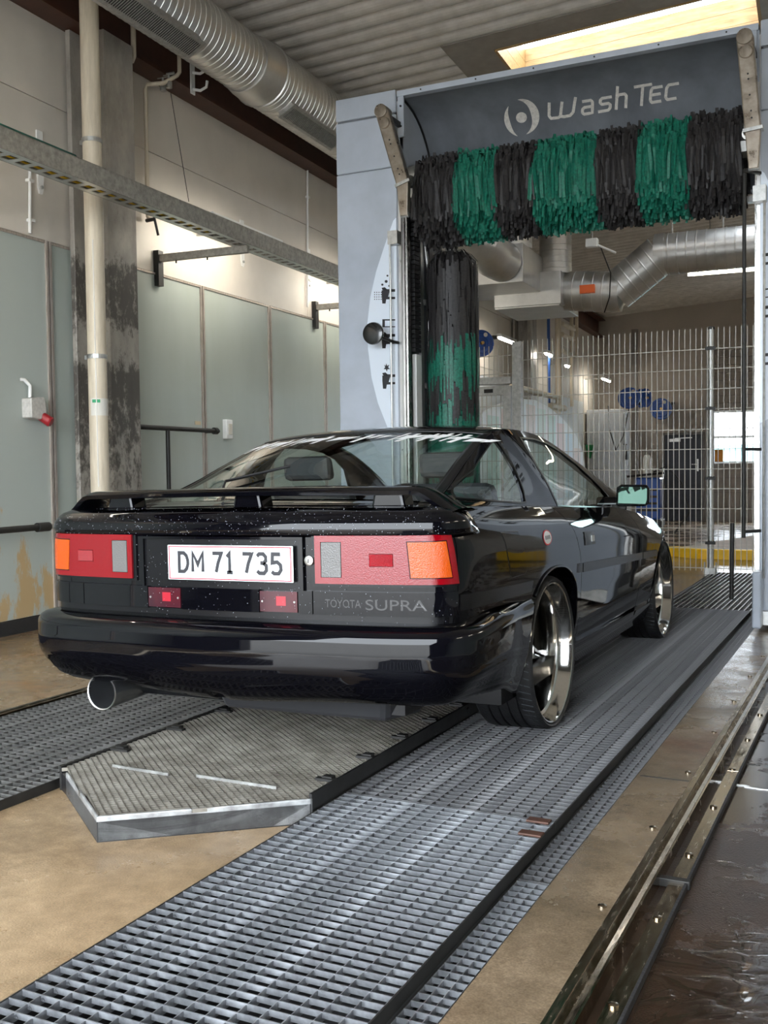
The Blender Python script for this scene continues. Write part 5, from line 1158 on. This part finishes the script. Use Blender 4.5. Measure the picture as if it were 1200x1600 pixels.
GLP = {'D': [[(0, 0), (0, 1), (.55, 1), (.85, .85), (1, .6), (1, .4), (.85, .15), (.55, 0), (0, 0)]], 'M': [[(0, 0), (0, 1), (.5, .38), (1, 1), (1, 0)]], '7': [[(0, 1), (1, 1), (.62, .5), (.38, 0)]],
       '1': [[(.05, .82), (.5, 1), (.5, 0)], [(.0, 0), (1, 0)]], '3': [[(.02, .88), (.25, 1), (.7, 1), (.95, .85), (.95, .65), (.7, .53), (.35, .53)], [(.7, .53), (1, .4), (1, .15), (.75, 0), (.25, 0), (0, .12)]],
       '5': [[(.95, 1), (.12, 1), (.08, .55), (.6, .6), (.95, .45), (1, .2), (.75, .0), (.25, .0), (0, .1)]]}
def stroke_xz(mb, pts, w, y, dy=.0006):
    n = len(pts); A_ = []; B2 = []
    P_ = [np.array(p) for p in pts]; closed = np.allclose(P_[0], P_[-1])
    for i in range(n):
        pa = P_[i-1] if i else (P_[-2] if closed else P_[0]); pb = P_[i+1] if i < n-1 else (P_[1] if closed else P_[-1])
        d1 = P_[i]-pa if np.linalg.norm(P_[i]-pa) > 1e-9 else pb-P_[i]; d2 = pb-P_[i] if np.linalg.norm(pb-P_[i]) > 1e-9 else d1
        d1 = d1/np.linalg.norm(d1); d2 = d2/np.linalg.norm(d2); n1 = np.array([-d1[1], d1[0]]); n2 = np.array([-d2[1], d2[0]]); m_ = n1+n2; m_ /= max(.5, np.linalg.norm(m_)); k = 1/max(.45, m_ @ n1)
        A_.append(P_[i]+m_*w/2*k); B2.append(P_[i]-m_*w/2*k)
    mb.grid([[(a[0], y, a[1]) for a in A_], [(b[0], y, b[1]) for b in B2]])
x = -.207
for ch in 'DM 71 735':
    if ch == ' ': x += .020; continue
    w = {'1': .024, 'M': .042}.get(ch, .036); mb = MB()
    for pl_ in GLP[ch]: stroke_xz(mb, [(x+.005+a*w, .711+b*.064) for a, b in pl_], .0128, PY-.0012)
    build('plate_character', mb, m_ink, np_, PF, fixn=False); x += w+.0205
for sx in (-.115, .095): build('plate_screw', MB().lathe([(0, .006), (-.003, .005), (-.003, 0)], 12, (sx, PY, .785), 'Y'), m_white, np_, PF)
P = BODY(.352, .767, .012); lk = build('boot_lock', MB().lathe([(.01, .017), (-.004, .016), (-.006, .012), (-.006, 0)], 20, tuple(P), 'Y'), m_alu, car, BODYF, smooth=30)
build('key_slot', MB().box(P[0]-.0015, P[0]+.0015, P[1]-.0075, P[1]-.006, P[2]-.007, P[2]+.007), m_black, lk, BODYF)
def on_strip(a, z, d):
    q = BODY(a, z, .0105+d); return tuple(q)
m_emb = mat('embossed_letters', (.012, .012, .014), .12, .0, spec=.6)
for s_t, a, b, z0, z1 in (('TOYOTA', .405, .53, .617, .643), ('SUPRA', .545, .745, .611, .645)):
    build('embossed_word', fit_text(s_t, a, b, z0, z1, on_strip, .004), m_emb, car, BODYF)
# ---- tail lip under the wing and rear deck
LIPZ = [(.842, .0), (.850, .012), (.868, .016), (.890, .012), (.905, .0), (.922, -.02), (.934, -.055), (.938, -.10)]
def LIP(u, k):
    z = float(np.interp(k, range(len(LIPZ)), [p[0] for p in LIPZ])); o = float(np.interp(k, range(len(LIPZ)), [p[1] for p in LIPZ]))
    x, y, nx, ny = base.at(u); fd = sm(S(-.80), S(-1.03), abs(u)) if abs(u) > S(-1.03) else 1.
    ob = off(u, y, min(z, zb(y)))
    o = o*fd+(1-fd)*ob-(.002 if fd < 1 else 0); return np.array([x+nx*o, y+ny*o, z-.004*(1-fd)])
us = np.r_[-np.linspace(S(-.86), .001, 60), np.linspace(.001, S(-.86), 60)]
gridobj('hatch_tail', LIP, us, np.linspace(0, len(LIPZ)-1, 22), m_paint, car)
# ---- greenhouse surfaces
ZC = crom([(-1.14, .930), (-1.0, .940), (-.85, .962), (-.6, 1.035), (-.3, 1.140), (0, 1.226), (.15, 1.252), (.4, 1.262), (.62, 1.250), (.85, 1.203), (1.1, 1.11), (1.4, .985), (1.75, .855)], 20)
def zc(y): return float(np.interp(y, ZC[:, 0], ZC[:, 1]))
EC = crom([(-1.0, .690, .928), (-.85, .655, .946), (-.6, .607, .990), (-.3, .572, 1.098), (0, .552, 1.198), (.2, .570, 1.222), (.5, .573, 1.212), (.72, .584, 1.180), (.95, .60, 1.125), (1.3, .642, 1.020), (1.55, .688, .925), (1.75, .722, .842)], 20)
def xe(y): return float(np.interp(y, EC[:, 0], EC[:, 1]))
def ze(y): return float(np.interp(y, EC[:, 0], EC[:, 2]))
def TOP(p, y, e=0.):
    a = abs(p); c, z1 = zc(y), ze(y); return np.array([p*xe(y), y, c-(c-z1)*(.55*a**2+.45*a**4)+e])
XB = .757
def SIDE(y, z):
    z0, z1 = zb(y)-.005, ze(y)+.002; t = (z-z0)/max(.02, z1-z0)
    xb_ = XB-.02*sm(-.3, -1.0, y)-.012*sm(1.0, 1.7, y)
    return np.array([xb_+(xe(y)-xb_)*t+.028*max(0, 4*t*(1-t)) , y, z])
def hit_side(px, py):
    # ray in body frame against SIDE
    Mi = BODYF.inverted(); o = np.array(Mi @ Vector((0, 0, CAM_H))); d = np.array(Mi.to_3x3() @ Vector(ray(px, py)))
    x = .68
    for _ in range(40):
        t = (x-o[0])/d[0]; P = o+d*t; x = .5*x+.5*SIDE(P[1], P[2])[0]
    return (float(P[1]), float(P[2]))
qw = [hit_side(*p) for p in ((712, 779), (760, 783), (815, 787), (822, 785), (819, 768), (803, 728), (784, 697), (775, 685), (768, 690), (738, 733))]
dw = [hit_side(*p) for p in ((811, 683), (832, 685), (853, 692), (876, 706), (899, 724), (925, 748), (948, 772), (956, 784), (955, 793), (910, 793), (871, 791), (862, 772), (838, 729), (821, 700))]
ysd = np.linspace(-.93, 1.62, 40)
outline = [(y, zb(y)-.004) for y in ysd]+[(y, ze(y)) for y in ysd[::-1]]
panel('side_frame', outline, SIDE, m_paint, car, .03, .02, holes=[qw, dw], mirror=True, flip=1)
def shrink(poly, k):
    c = np.mean(poly, axis=0); return [tuple(c+(np.array(p)-c)*k) for p in poly]
panel('quarter_glass', shrink(qw, 1.02), off_f(SIDE, -.003), m_tint, car, .06, .003, mirror=True, lip=False)
panel('door_glass', shrink(dw, 1.02), off_f(SIDE, -.003), m_tint, car, .06, .003, mirror=True, lip=False)
panel('window_seal', qw, off_f(SIDE, .002), m_seal, car, .03, .004, holes=[shrink(qw, .955)], mirror=True)
panel('window_seal', dw, off_f(SIDE, .002), m_seal, car, .03, .004, holes=[shrink(dw, .965)], mirror=True)
# shoulder between body side top edge and the greenhouse is closed by the belt strip
for g in (1, -1):
    mb = MB(); rows = []
    for y in np.linspace(-.95, 1.6, 40):
        b0 = BODY(S(y), zb(y)); s0 = SIDE(y, zb(y)-.004); rows.append([(g*b0[0], b0[1], b0[2]), (g*(b0[0]*.5+s0[0]*.5), y, zb(y)+.002), (g*s0[0], s0[1], s0[2]+.002)])
    mb.grid(rows); build('belt_moulding', mb, m_trim, car, BODYF, smooth=60)
gridobj('roof', TOP, np.linspace(-1, 1, 31), np.linspace(.02, .70, 20), m_paint, car, flip=-1 if nrm(TOP, 0, .3)[2] < 0 else 1, thick=.012)
FL = 1 if nrm(TOP, 0, .3)[2] > 0 else -1
gridobj('rear_glass', TOP, np.linspace(-.93, .93, 31), np.linspace(-.86, .02, 30), m_rear_tint, car, flip=FL)
gridobj('windshield', TOP, np.linspace(-.93, .93, 25), np.linspace(.70, 1.70, 26), m_tint, car, flip=FL)
for a, b in ((-1, -.93), (.93, 1)):
    gridobj('hatch_frame', TOP, np.linspace(a, b, 4), np.linspace(-.90, .02, 26), m_trim, car, flip=FL, thick=.012)
    gridobj('windshield_pillar', TOP, np.linspace(a, b, 4), np.linspace(.70, 1.72, 24), m_paint, car, flip=FL, thick=.02)
gridobj('roof_seal', lambda p, y: TOP(p, y, .003), np.linspace(-.99, .99, 31), np.linspace(-.012, .03, 4), m_seal, car, flip=FL, thick=.006)
gridobj('hatch_frame', TOP, np.linspace(-1, 1, 21), np.linspace(-1.0, -.86, 6), m_paint, car, flip=FL, thick=.012)
# deck between the hatch frame and the tail lip / shoulders
mb = MB(); rows = []
for y in np.linspace(-1.115, -.88, 12):
    xo = XB-.004 if y > -1.0 else XB-.004-.12*((-1.0-y)/.115)**2
    rows.append([(xo*t, y, .936-.012*abs(t)**3+.004*(1-abs(t))) for t in np.linspace(-1, 1, 21)])
mb.grid(rows); build('rear_deck', mb, m_paint, car, BODYF, smooth=60)
# white lettering band across the upper rear glass: slanted brush strokes
mb = MB(); random.seed(3)
x = -.62
while x < .62:
    w = random.uniform(.03, .085); h = random.uniform(.2, 1.); yy = -.105+random.uniform(-.01, .01); sk_ = .035
    q = [(x, yy-.035*h), (x+w, yy-.025*h+.015), (x+w+sk_, yy+.032), (x+sk_, yy+.04*h)]
    mb.add([tuple(TOP(a/xe(b)*.92, b, .0015)) for a, b in q], [(0, 1, 2, 3)]); 
    q = [(x+w*.2, yy-.06), (x+w*.5, yy-.06), (x+w*.5+sk_*1.6, yy+.06), (x+w*.2+sk_*1.6, yy+.06)]
    if random.random() < .75: mb.add([tuple(TOP(a/xe(b)*.92, b, .0016)) for a, b in q], [(0, 1, 2, 3)])
    x += w*.85+random.choice((0, 0, .012))
build('banner_lettering', mb, mat('vinyl_white', (.85, .85, .85), .4), car, BODYF, label='white slanted script banner', fixn=False)
# rear wiper
build('rear_wiper', MB().tube([tuple(TOP(-.38, -.80, .012)), tuple(TOP(-.52, -.66, .02)), tuple(TOP(-.20, -.50, .014))], .006, 6), m_black, car, BODYF, smooth=60)
build('hood_cowl', MB().box(-.70, .70, 1.62, 1.76, .70, .83), m_trim, car, BODYF)
def HOOD(p, y):
    xo = BODY(S(min(y, 2.70)), zb(min(y, 2.70)))[0]; xo = xo*(1-.30*sm(2.55, 2.86, y)); z = zb(y); return np.array([p*xo, y, z+.035*(1-p*p)*sm(2.95, 2.3, y)])
FH = 1 if nrm(HOOD, 0, 2.)[2] > 0 else -1
gridobj('hood', HOOD, np.linspace(-1, 1, 31), np.linspace(1.60, 2.86, 26), m_paint, car, flip=FH, thick=.01)
# ---- rear bumper
bp_ = Plan([(0, -1.262), (.3, -1.256), (.55, -1.238), (.74, -1.200), (.835, -1.145), (.872, -1.06), (.876, -.9), (.862, -.7), (.842, -.52), (.828, -.33)])
BL = [(0, -.090), (.025, -.060), (.055, -.022), (.075, -.008), (.105, .0), (.14, .003), (.35, .006), (.52, .004), (.60, -.002), (.70, -.016), (.84, -.042), (.93, -.064), (1.0, -.095)]
def BUMP(u, k):
    x, y, nx, ny = bp_.at(u); side = sm(.95, 1.25, abs(u))
    o = float(np.interp(k, [p[0] for p in BL], [p[1] for p in BL])); o = o*(1-.72*side)-.0*side
    zt = .560+.004*side; zbm = .318-.02*sm(.5, 0, abs(u))-.085*sm(1.1, 1.75, abs(u))
    return np.array([x+nx*o, y+ny*o, zt-(zt-zbm)*k])
umax = bp_.L
def arch_trim(u, k):
    P = BUMP(u, k); return P
us = np.r_[-np.linspace(umax, .001, 70), np.linspace(.001, umax, 70)]
# trim the trailing edge to the wheel opening: shear the last columns
def BUMPC(u, k):
    P = BUMP(u, k); lim = np.interp(P[2], [.20, .26, .54, .60], [-.505, -.482, -.325, -.28])
    y0 = -.75
    if P[1] > y0: P[1] = y0+(P[1]-y0)*(lim-y0)/(-.33-y0)
    return P
gridobj('rear_bumper', BUMPC, us, np.linspace(0, 1, 34), m_paint, car, thick=.012)
P = BUMPC(.42, .88); build('tow_cover', MB().add([tuple(BUMPC(.43+.062*math.cos(t), .90+.075*math.sin(t))+np.array([0, -.004, 0])) for t in np.linspace(0, 2*math.pi, 25)[:-1]], [tuple(range(24))]), mat('bright_oval', (.45, .45, .47), .15, .9), car, BODYF, fixn=False)
build('under_tray', MB().prism([(-.66, -1.02), (.66, -1.02), (.60, -.55), (-.60, -.55)], lambda x, y: (x, y, .31), lambda x, y: (x, y, .40)), m_trim, car, BODYF)
build('rear_undertray', MB().prism([(-.12, -1.06), (.56, -1.06), (.62, -.9), (.50, -.6), (-.10, -.6)], lambda x, y: (x*.95, y+.05, .215), lambda x, y: (x, y, .30)), mat('undertray_grey', (.035, .035, .038), .35), car, BODYF, bevel=.02)
build('floor_pan', MB().box(-.74, .74, -.45, 2.6, .17, .24), m_trim, car, BODYF)
build('inner_tub', MB().box(-.60, .60, -1.0, 2.75, .24, .52), m_trim, car, BODYF)
# ---- exhaust
ex = build('exhaust', MB().tube([(-.535, -.80, .285), (-.54, -1.165, .272)], [.060, .066], 30, caps=False).tube([(-.535, -.80, .285), (-.54, -1.165, .272)], [.055, .061], 30, caps=False), mat('exhaust_steel', (.30, .31, .32), .22, .9, var=.4, scale=12), car, BODYF, smooth=40)
build('tip_ring', MB().lathe([(-.004, .066), (-.008, .0645), (-.006, .061), (.01, .061)], 40, (-.54, -1.162, .272), 'Y'), m_alu, ex, BODYF, smooth=40)
build('pipe_flange', MB().tube([(-.53, -.84, .284), (-.528, -.62, .290)], [.064, .052], 26), mat('burnt_steel', (.22, .17, .14), .4, .8, var=.5, scale=18), ex, BODYF, smooth=40)
build('baffle', MB().tube([(-.536, -.95, .28), (-.536, -.94, .28)], .06, 24), m_black, ex, BODYF)
# ---- wing
def wing_path(t):      # t -1..1 across
    a = abs(t); x = t*.80; z = 1.0-.006*a-.066*sm(.84, 1.0, a)*1.0; y = -1.03+.03*sm(.75, 1.0, a)+.0*a; return x, y, z
WP = [(.0, .004), (.02, .014), (.06, .019), (.11, .014), (.155, .002), (.15, -.004), (.08, -.008), (.03, -.012), (.005, -.010)]
rows = []
for t in np.linspace(-1, 1, 61):
    x, y, z = wing_path(t); a = abs(t); ch = 1+.35*sm(.8, 1., a); tilt = sm(.78, 1.0, a)*.9*(1 if t > 0 else -1)
    row = []
    for py_, pz_ in WP:
        dx = pz_*math.sin(tilt); dz = pz_*math.cos(tilt); row.append((x+dx, y-.045+py_*ch, z+dz-.012))
    rows.append(row)
mb = MB(); mb.grid(rows, wrap=True); wg = build('rear_wing', mb, m_paint, car, BODYF, smooth=50)
for s in (-1, 1): 
    x, y, z = wing_path(s); build('wing_end', MB().prism([(y-.045, z-.012), (y+.17, z-.012), (y+.17, .918), (y-.045, .918)], lambda a, b: (x-.006, a, b), lambda a, b: (x+.006, a, b)), m_paint, wg, BODYF, bevel=.003)
for x in (-.53, .03, .575):
    build('wing_strut', MB().prism([(-.062, .93), (.062, .93), (.050, .988), (-.050, .988)], lambda a, b: (x+a, -1.045, b), lambda a, b: (x+a, -.96, b)), m_paint, wg, BODYF, bevel=.01)
# ---- small right side details
fd = [(S(-.655), .826), (S(-.47), .818), (S(-.45), .80), (S(-.40), .69), (S(-.405), .672), (S(-.42), .664), (S(-.575), .664), (S(-.59), .675)]
panel('fuel_flap_gap', shrink(fd, 1.045), off_f(BODY, .0006), m_black, q_r[0], .03, .001, lip=False)
panel('fuel_flap', fd, off_f(BODY, .0016), m_paint, q_r[0], .03, .002)
c = (S(-.12), .776); el = lambda k: [(c[0]+.060*k*math.cos(t), c[1]+.030*k*math.sin(t)) for t in np.linspace(0, 2*math.pi, 25)[:-1]]
st = panel('round_sticker', el(1), off_f(BODY, .0015), mat('sticker_red', (.6, .01, .03), .4), q_r[0], .02, .001, lip=False, label='small oval red and white sticker')[0]
panel('sticker_white', el(.84), off_f(BODY, .0022), mat('vinyl_white', (.85, .85, .85), .4), st, .02, .001, lip=False)
for k in range(4): panel('sticker_mark', [(c[0]-.034+k*.018, c[1]-.007), (c[0]-.024+k*.018, c[1]-.007), (c[0]-.022+k*.018, c[1]+.008), (c[0]-.032+k*.018, c[1]+.008)], off_f(BODY, .0028), m_ink, st, .02, .001, lip=False)
for g, dp in ((1, d_r[0]), (-1, d_r[1])):
    hd = panel('door_handle', [(g*S(.43), .765), (g*S(.60), .758), (g*S(.605), .700), (g*S(.435), .705)], off_f(BODY, .004), m_trim, dp, .03, .006)[0]
    panel('key_barrel', [(g*S(.535), .742), (g*S(.58), .741), (g*S(.58), .715), (g*S(.535), .716)], off_f(BODY, .007), m_galv, hd, .02, .004)
    # door mirror
    mr_ = build('door_mirror', MB().prism([(-.088, -.042), (-.075, -.055), (.07, -.052), (.09, -.035), (.092, .035), (.078, .055), (-.06, .058), (-.085, .045)], lambda a, b: (g*(.893+a), 1.125-(a+.09)*.25+b*.105, .905+b), lambda a, b: (g*(.893+a*.7), 1.24, .905+b*.7)), m_paint, car, BODYF, bevel=.012, smooth=50)
    build('mirror_glass', MB().prism([(-.072, -.036), (.07, -.040), (.078, -.02), (.078, .034), (.066, .044), (-.055, .044), (-.072, .03)], lambda a, b: (g*(.893+a), 1.1225-(a+.09)*.25+b*.105, .905+b), lambda a, b: (g*(.893+a), 1.1245-(a+.09)*.25+b*.105, .905+b)), mat('mirror_silver', (.42, .60, .56), .02, 1.), mr_, BODYF)
    build('mirror_arm', MB().prism([(1.13, .86), (1.28, .855), (1.24, .90), (1.15, .90)], lambda y, z: (g*.70, y, z), lambda y, z: (g*.83, y, z)), m_paint, mr_, BODYF, bevel=.01)
    # wheel arch lips and liners
    for arch, pan in ((arch_r, q_r), (arch_f[::-1], f_r)):
        pts = [BODY(S(y), z, .002) for y, z in arch]; cc = crom([tuple(p) for p in pts], 6)
        build('arch_lip', MB().tube([(g*p[0], p[1], p[2]) for p in cc], .006, 6), m_paint, pan[0 if g == 1 else 1], BODYF, smooth=60)
    for yc in (0.0, 2.40):
        build('wheel_liner', MB().lathe([(g*.50, .335), (g*.765, .345)], 28, (0, yc, .31), 'X', a0=R(-10), a1=R(190)), m_trim, car, BODYF, smooth=60)
# ---- interior
m_int = mat('dark_interior', (.035, .035, .038), .7)
it = build('dashboard', MB().prism([(1.12, .60), (1.62, .60), (1.62, .82), (1.45, .84), (1.12, .76)], lambda y, z: (-.66, y, z), lambda y, z: (.66, y, z)), m_int, car, BODYF, bevel=.02)
build('steering_wheel', MB().lathe([(.0, .16), (.012, .172), (0, .184), (-.012, .172), (0, .16)], 24, (0, 0, 0), 'Y'), m_int, car, BODYF @ Matrix.Translation((-.34, 1.02, .82)) @ Matrix.Rotation(R(-22), 4, 'X'), smooth=50)
for sx in (-.34, .34):
    se_ = build('front_seat', MB().prism([(.15, .45), (.65, .42), (.68, .52), (.22, .56)], lambda y, z: (sx-.22, y, z), lambda y, z: (sx+.22, y, z)), m_int, car, BODYF, bevel=.03)
    build('seat_back', MB().prism([(.16, .52), (.28, .54), (.10, 1.00), (.02, .99)], lambda y, z: (sx-.21, y, z), lambda y, z: (sx+.21, y, z)), m_int, se_, BODYF, bevel=.04)
    build('headrest', MB().prism([(.00, 1.02), (.08, 1.02), (.05, 1.13), (-.01, 1.13)], lambda y, z: (sx-.12, y, z), lambda y, z: (sx+.12, y, z)), m_int, se_, BODYF, bevel=.025)
build('rear_bench', MB().prism([(-.55, .62), (-.15, .62), (-.18, .78), (-.42, .92), (-.55, .90)], lambda y, z: (-.58, y, z), lambda y, z: (.58, y, z)), m_int, car, BODYF, bevel=.03)
build('load_cover', MB().box(-.62, .62, -1.0, -.52, .80, .84), m_int, car, BODYF)
build('side_trim', MB().box(.66, .69, -.95, 1.6, .5, .86).box(-.69, -.66, -.95, 1.6, .5, .86), m_int, car, BODYF)
# ---- wheels
m_lip = mat('polished_lip', (.80, .79, .76), .10, 1.)
m_spoke = mat('gloss_black_spoke', (.008, .008, .008), .25, coat=.8)
m_tyre = mat('tyre_rubber', (.013, .013, .014), .5, bump=.25, bscale=120)
def wheel(xo, yc, g, rr, tr, lab):
    cam_ = R(-1.2)*g; fr = CF @ Matrix.Translation((g*xo, yc, tr-.002)) @ Matrix.Rotation(cam_, 4, 'Y') @ (Matrix.Identity(4) if g > 0 else Matrix.Rotation(math.pi, 4, 'Z'))
    k = rr/.287
    w = build('wheel', MB().lathe([(.0, .287*k), (.004, .284*k), (.002, .278*k), (-.012, .272*k), (-.034, .268*k), (-.050, .262*k), (-.056, .250*k), (-.075, .246*k), (-.12, .242*k), (-.20, .24*k)], 72, (0, 0, 0), 'X'), m_lip, car, fr, smooth=28, label=lab)
    t0 = rr+.001
    prof = [(-.004, t0), (.006, t0+.004), (.010, t0+.010), (.004, tr-.008), (-.010, tr-.002), (-.028, tr)]
    for gx in (-.062, -.104, -.146, -.188): prof += [(gx+.006, tr), (gx+.005, tr-.008), (gx-.005, tr-.008), (gx-.006, tr)]
    prof += [(-.222, tr), (-.240, tr-.004), (-.25, t0+.01), (-.24, t0-.02)]
    ty = build('tyre', MB().lathe(prof, 72, (0, 0, 0), 'X'), m_tyre, w, fr, smooth=30)
    mb = MB()
    for i in range(64):
        a = 2*math.pi*i/64
        q = Matrix.Rotation(a, 4, 'X'); pts = [q @ Vector(p) for p in ((-.004, 0, tr-.0012), (-.052, .012, tr+.0006), (-.052, .0155, tr+.0006), (-.004, .0035, tr-.0012))]; mb.add(pts, [(0, 1, 2, 3)])
    stuff(build('tread_sipes', mb, mat('wet_sipe', (.10, .11, .12), .2), ty, fr, fixn=False))
    mb = MB(); mb.lathe([(-.10, .0), (-.10, .055), (-.112, .062), (-.13, .07)], 30, (0, 0, 0), 'X'); hb = build('hub', mb, m_spoke, w, fr, smooth=40)
    sp = MB()
    sp.prism([(.045, -.030), (.15, -.016), (.247*k, -.028), (.247*k, -.008), (.17, -.004), (.10, -.004)], lambda r, b: (-.102-.06*max(0, r-.05), b, r), lambda r, b: (-.13-.06*max(0, r-.05), b, r))
    sp.prism([(.045, .030), (.15, .016), (.247*k, .028), (.247*k, .008), (.17, .004), (.10, .004)], lambda r, b: (-.102-.06*max(0, r-.05), b, r), lambda r, b: (-.13-.06*max(0, r-.05), b, r))
    for i in range(6): build('spoke', sp, m_spoke, w, fr @ Matrix.Rotation(i*math.pi/3+.26, 4, 'X'), bevel=.003)
    build('centre_cap', MB().lathe([(-.088, .0), (-.088, .026), (-.092, .032), (-.10, .034)], 24, (0, 0, 0), 'X'), mat('cap_silver', (.7, .68, .6), .25, .9), w, fr, smooth=40)
    build('brake_disc', MB().lathe([(-.165, .06), (-.165, .19), (-.18, .19), (-.18, .06)], 40, (0, 0, 0), 'X'), mat('brake_iron', (.10, .095, .09), .45, .8), w, fr, smooth=40)
wheel(.805, 0.0, 1, .287, .312, 'polished deep-dish rear wheel with black spokes')
wheel(.790, 2.40, 1, .282, .306, 'polished deep-dish front wheel with black spokes')
wheel(.805, 0.0, -1, .287, .312, 'polished wheel on the far side')
wheel(.790, 2.40, -1, .282, .306, 'polished wheel on the far side')
# ---- water droplets on tail, wing and bumper
random.seed(11); mb = MB()
ico = [(0, 0, 1), (.89, 0, .45), (.28, .85, .45), (-.72, .53, .45), (-.72, -.53, .45), (.28, -.85, .45), (1, 0, -.1), (.31, .95, -.1), (-.81, .59, -.1), (-.81, -.59, -.1), (.31, -.95, -.1)]
icf = [(0, 1, 2), (0, 2, 3), (0, 3, 4), (0, 4, 5), (0, 5, 1)]+[(1+i, 6+i, 6+(i+1) % 5) for i in range(5)]+[(1+i, 6+(i+1) % 5, 1+(i+1) % 5) for i in range(5)]
def drop(P, N, r):
    q = Vector(N).to_track_quat('Z', 'Y'); mb.add([Vector(P)+q @ (Vector(p)*r) for p in ico], icf)
for _ in range(520):
    u = random.uniform(-.8, .8); k = random.choice([random.uniform(1, 5), random.uniform(1, 7)]); drop(LIP(u, k), nrm(LIP, u, k)*(1 if nrm(LIP, u, k)[1] < 0 else -1), random.uniform(.0006, .0015))
for _ in range(420):
    u = random.uniform(-.36, .84); z = random.uniform(.56, .86); drop(BODY(u, z, .012 if z < .67 else .006), (0, -1, 0), random.uniform(.0006, .0014))
for _ in range(260):
    u = random.uniform(-.8, .8); k = random.uniform(.0, .9)**1.5; P = BUMPC(u, k); n = nrm(BUMPC, u, k); n = n if n[1] < 0 or n[2] > 0 else -n; drop(P, n, random.uniform(.0006, .0014))
stuff(build('water_droplets', mb, mat('water_bead', (.30, .32, .36), .08, coat=1.), car, BODYF, fixn=False, smooth=80))  # grey base colour paints in the glints of clear water

# ---- look-alike sets share a group
for o in list(col.objects):
    if o.parent is None and 'category' in o:
        k = o.name.split('.')[0]
        g = {'wheel_track_grating': 'wheel track grating panels', 'pit_cover_grating': 'narrow pit cover gratings', 'fluorescent_lamp': 'fluorescent wall battens', 'hose_reel': 'blue hose reels', 'steel_column': 'columns along the left wall',
             'wall_bracket': 'white wall brackets', 'tray_arm': 'cable tray arms', 'cable_conduit': 'white conduits on the left wall', 'guide_rail': 'gantry guide rails', 'rusty_clamp': 'clamps on the grating seam', 'skylight': 'skylights in the ribbed roof'}.get(k)
        if g: o['group'] = g
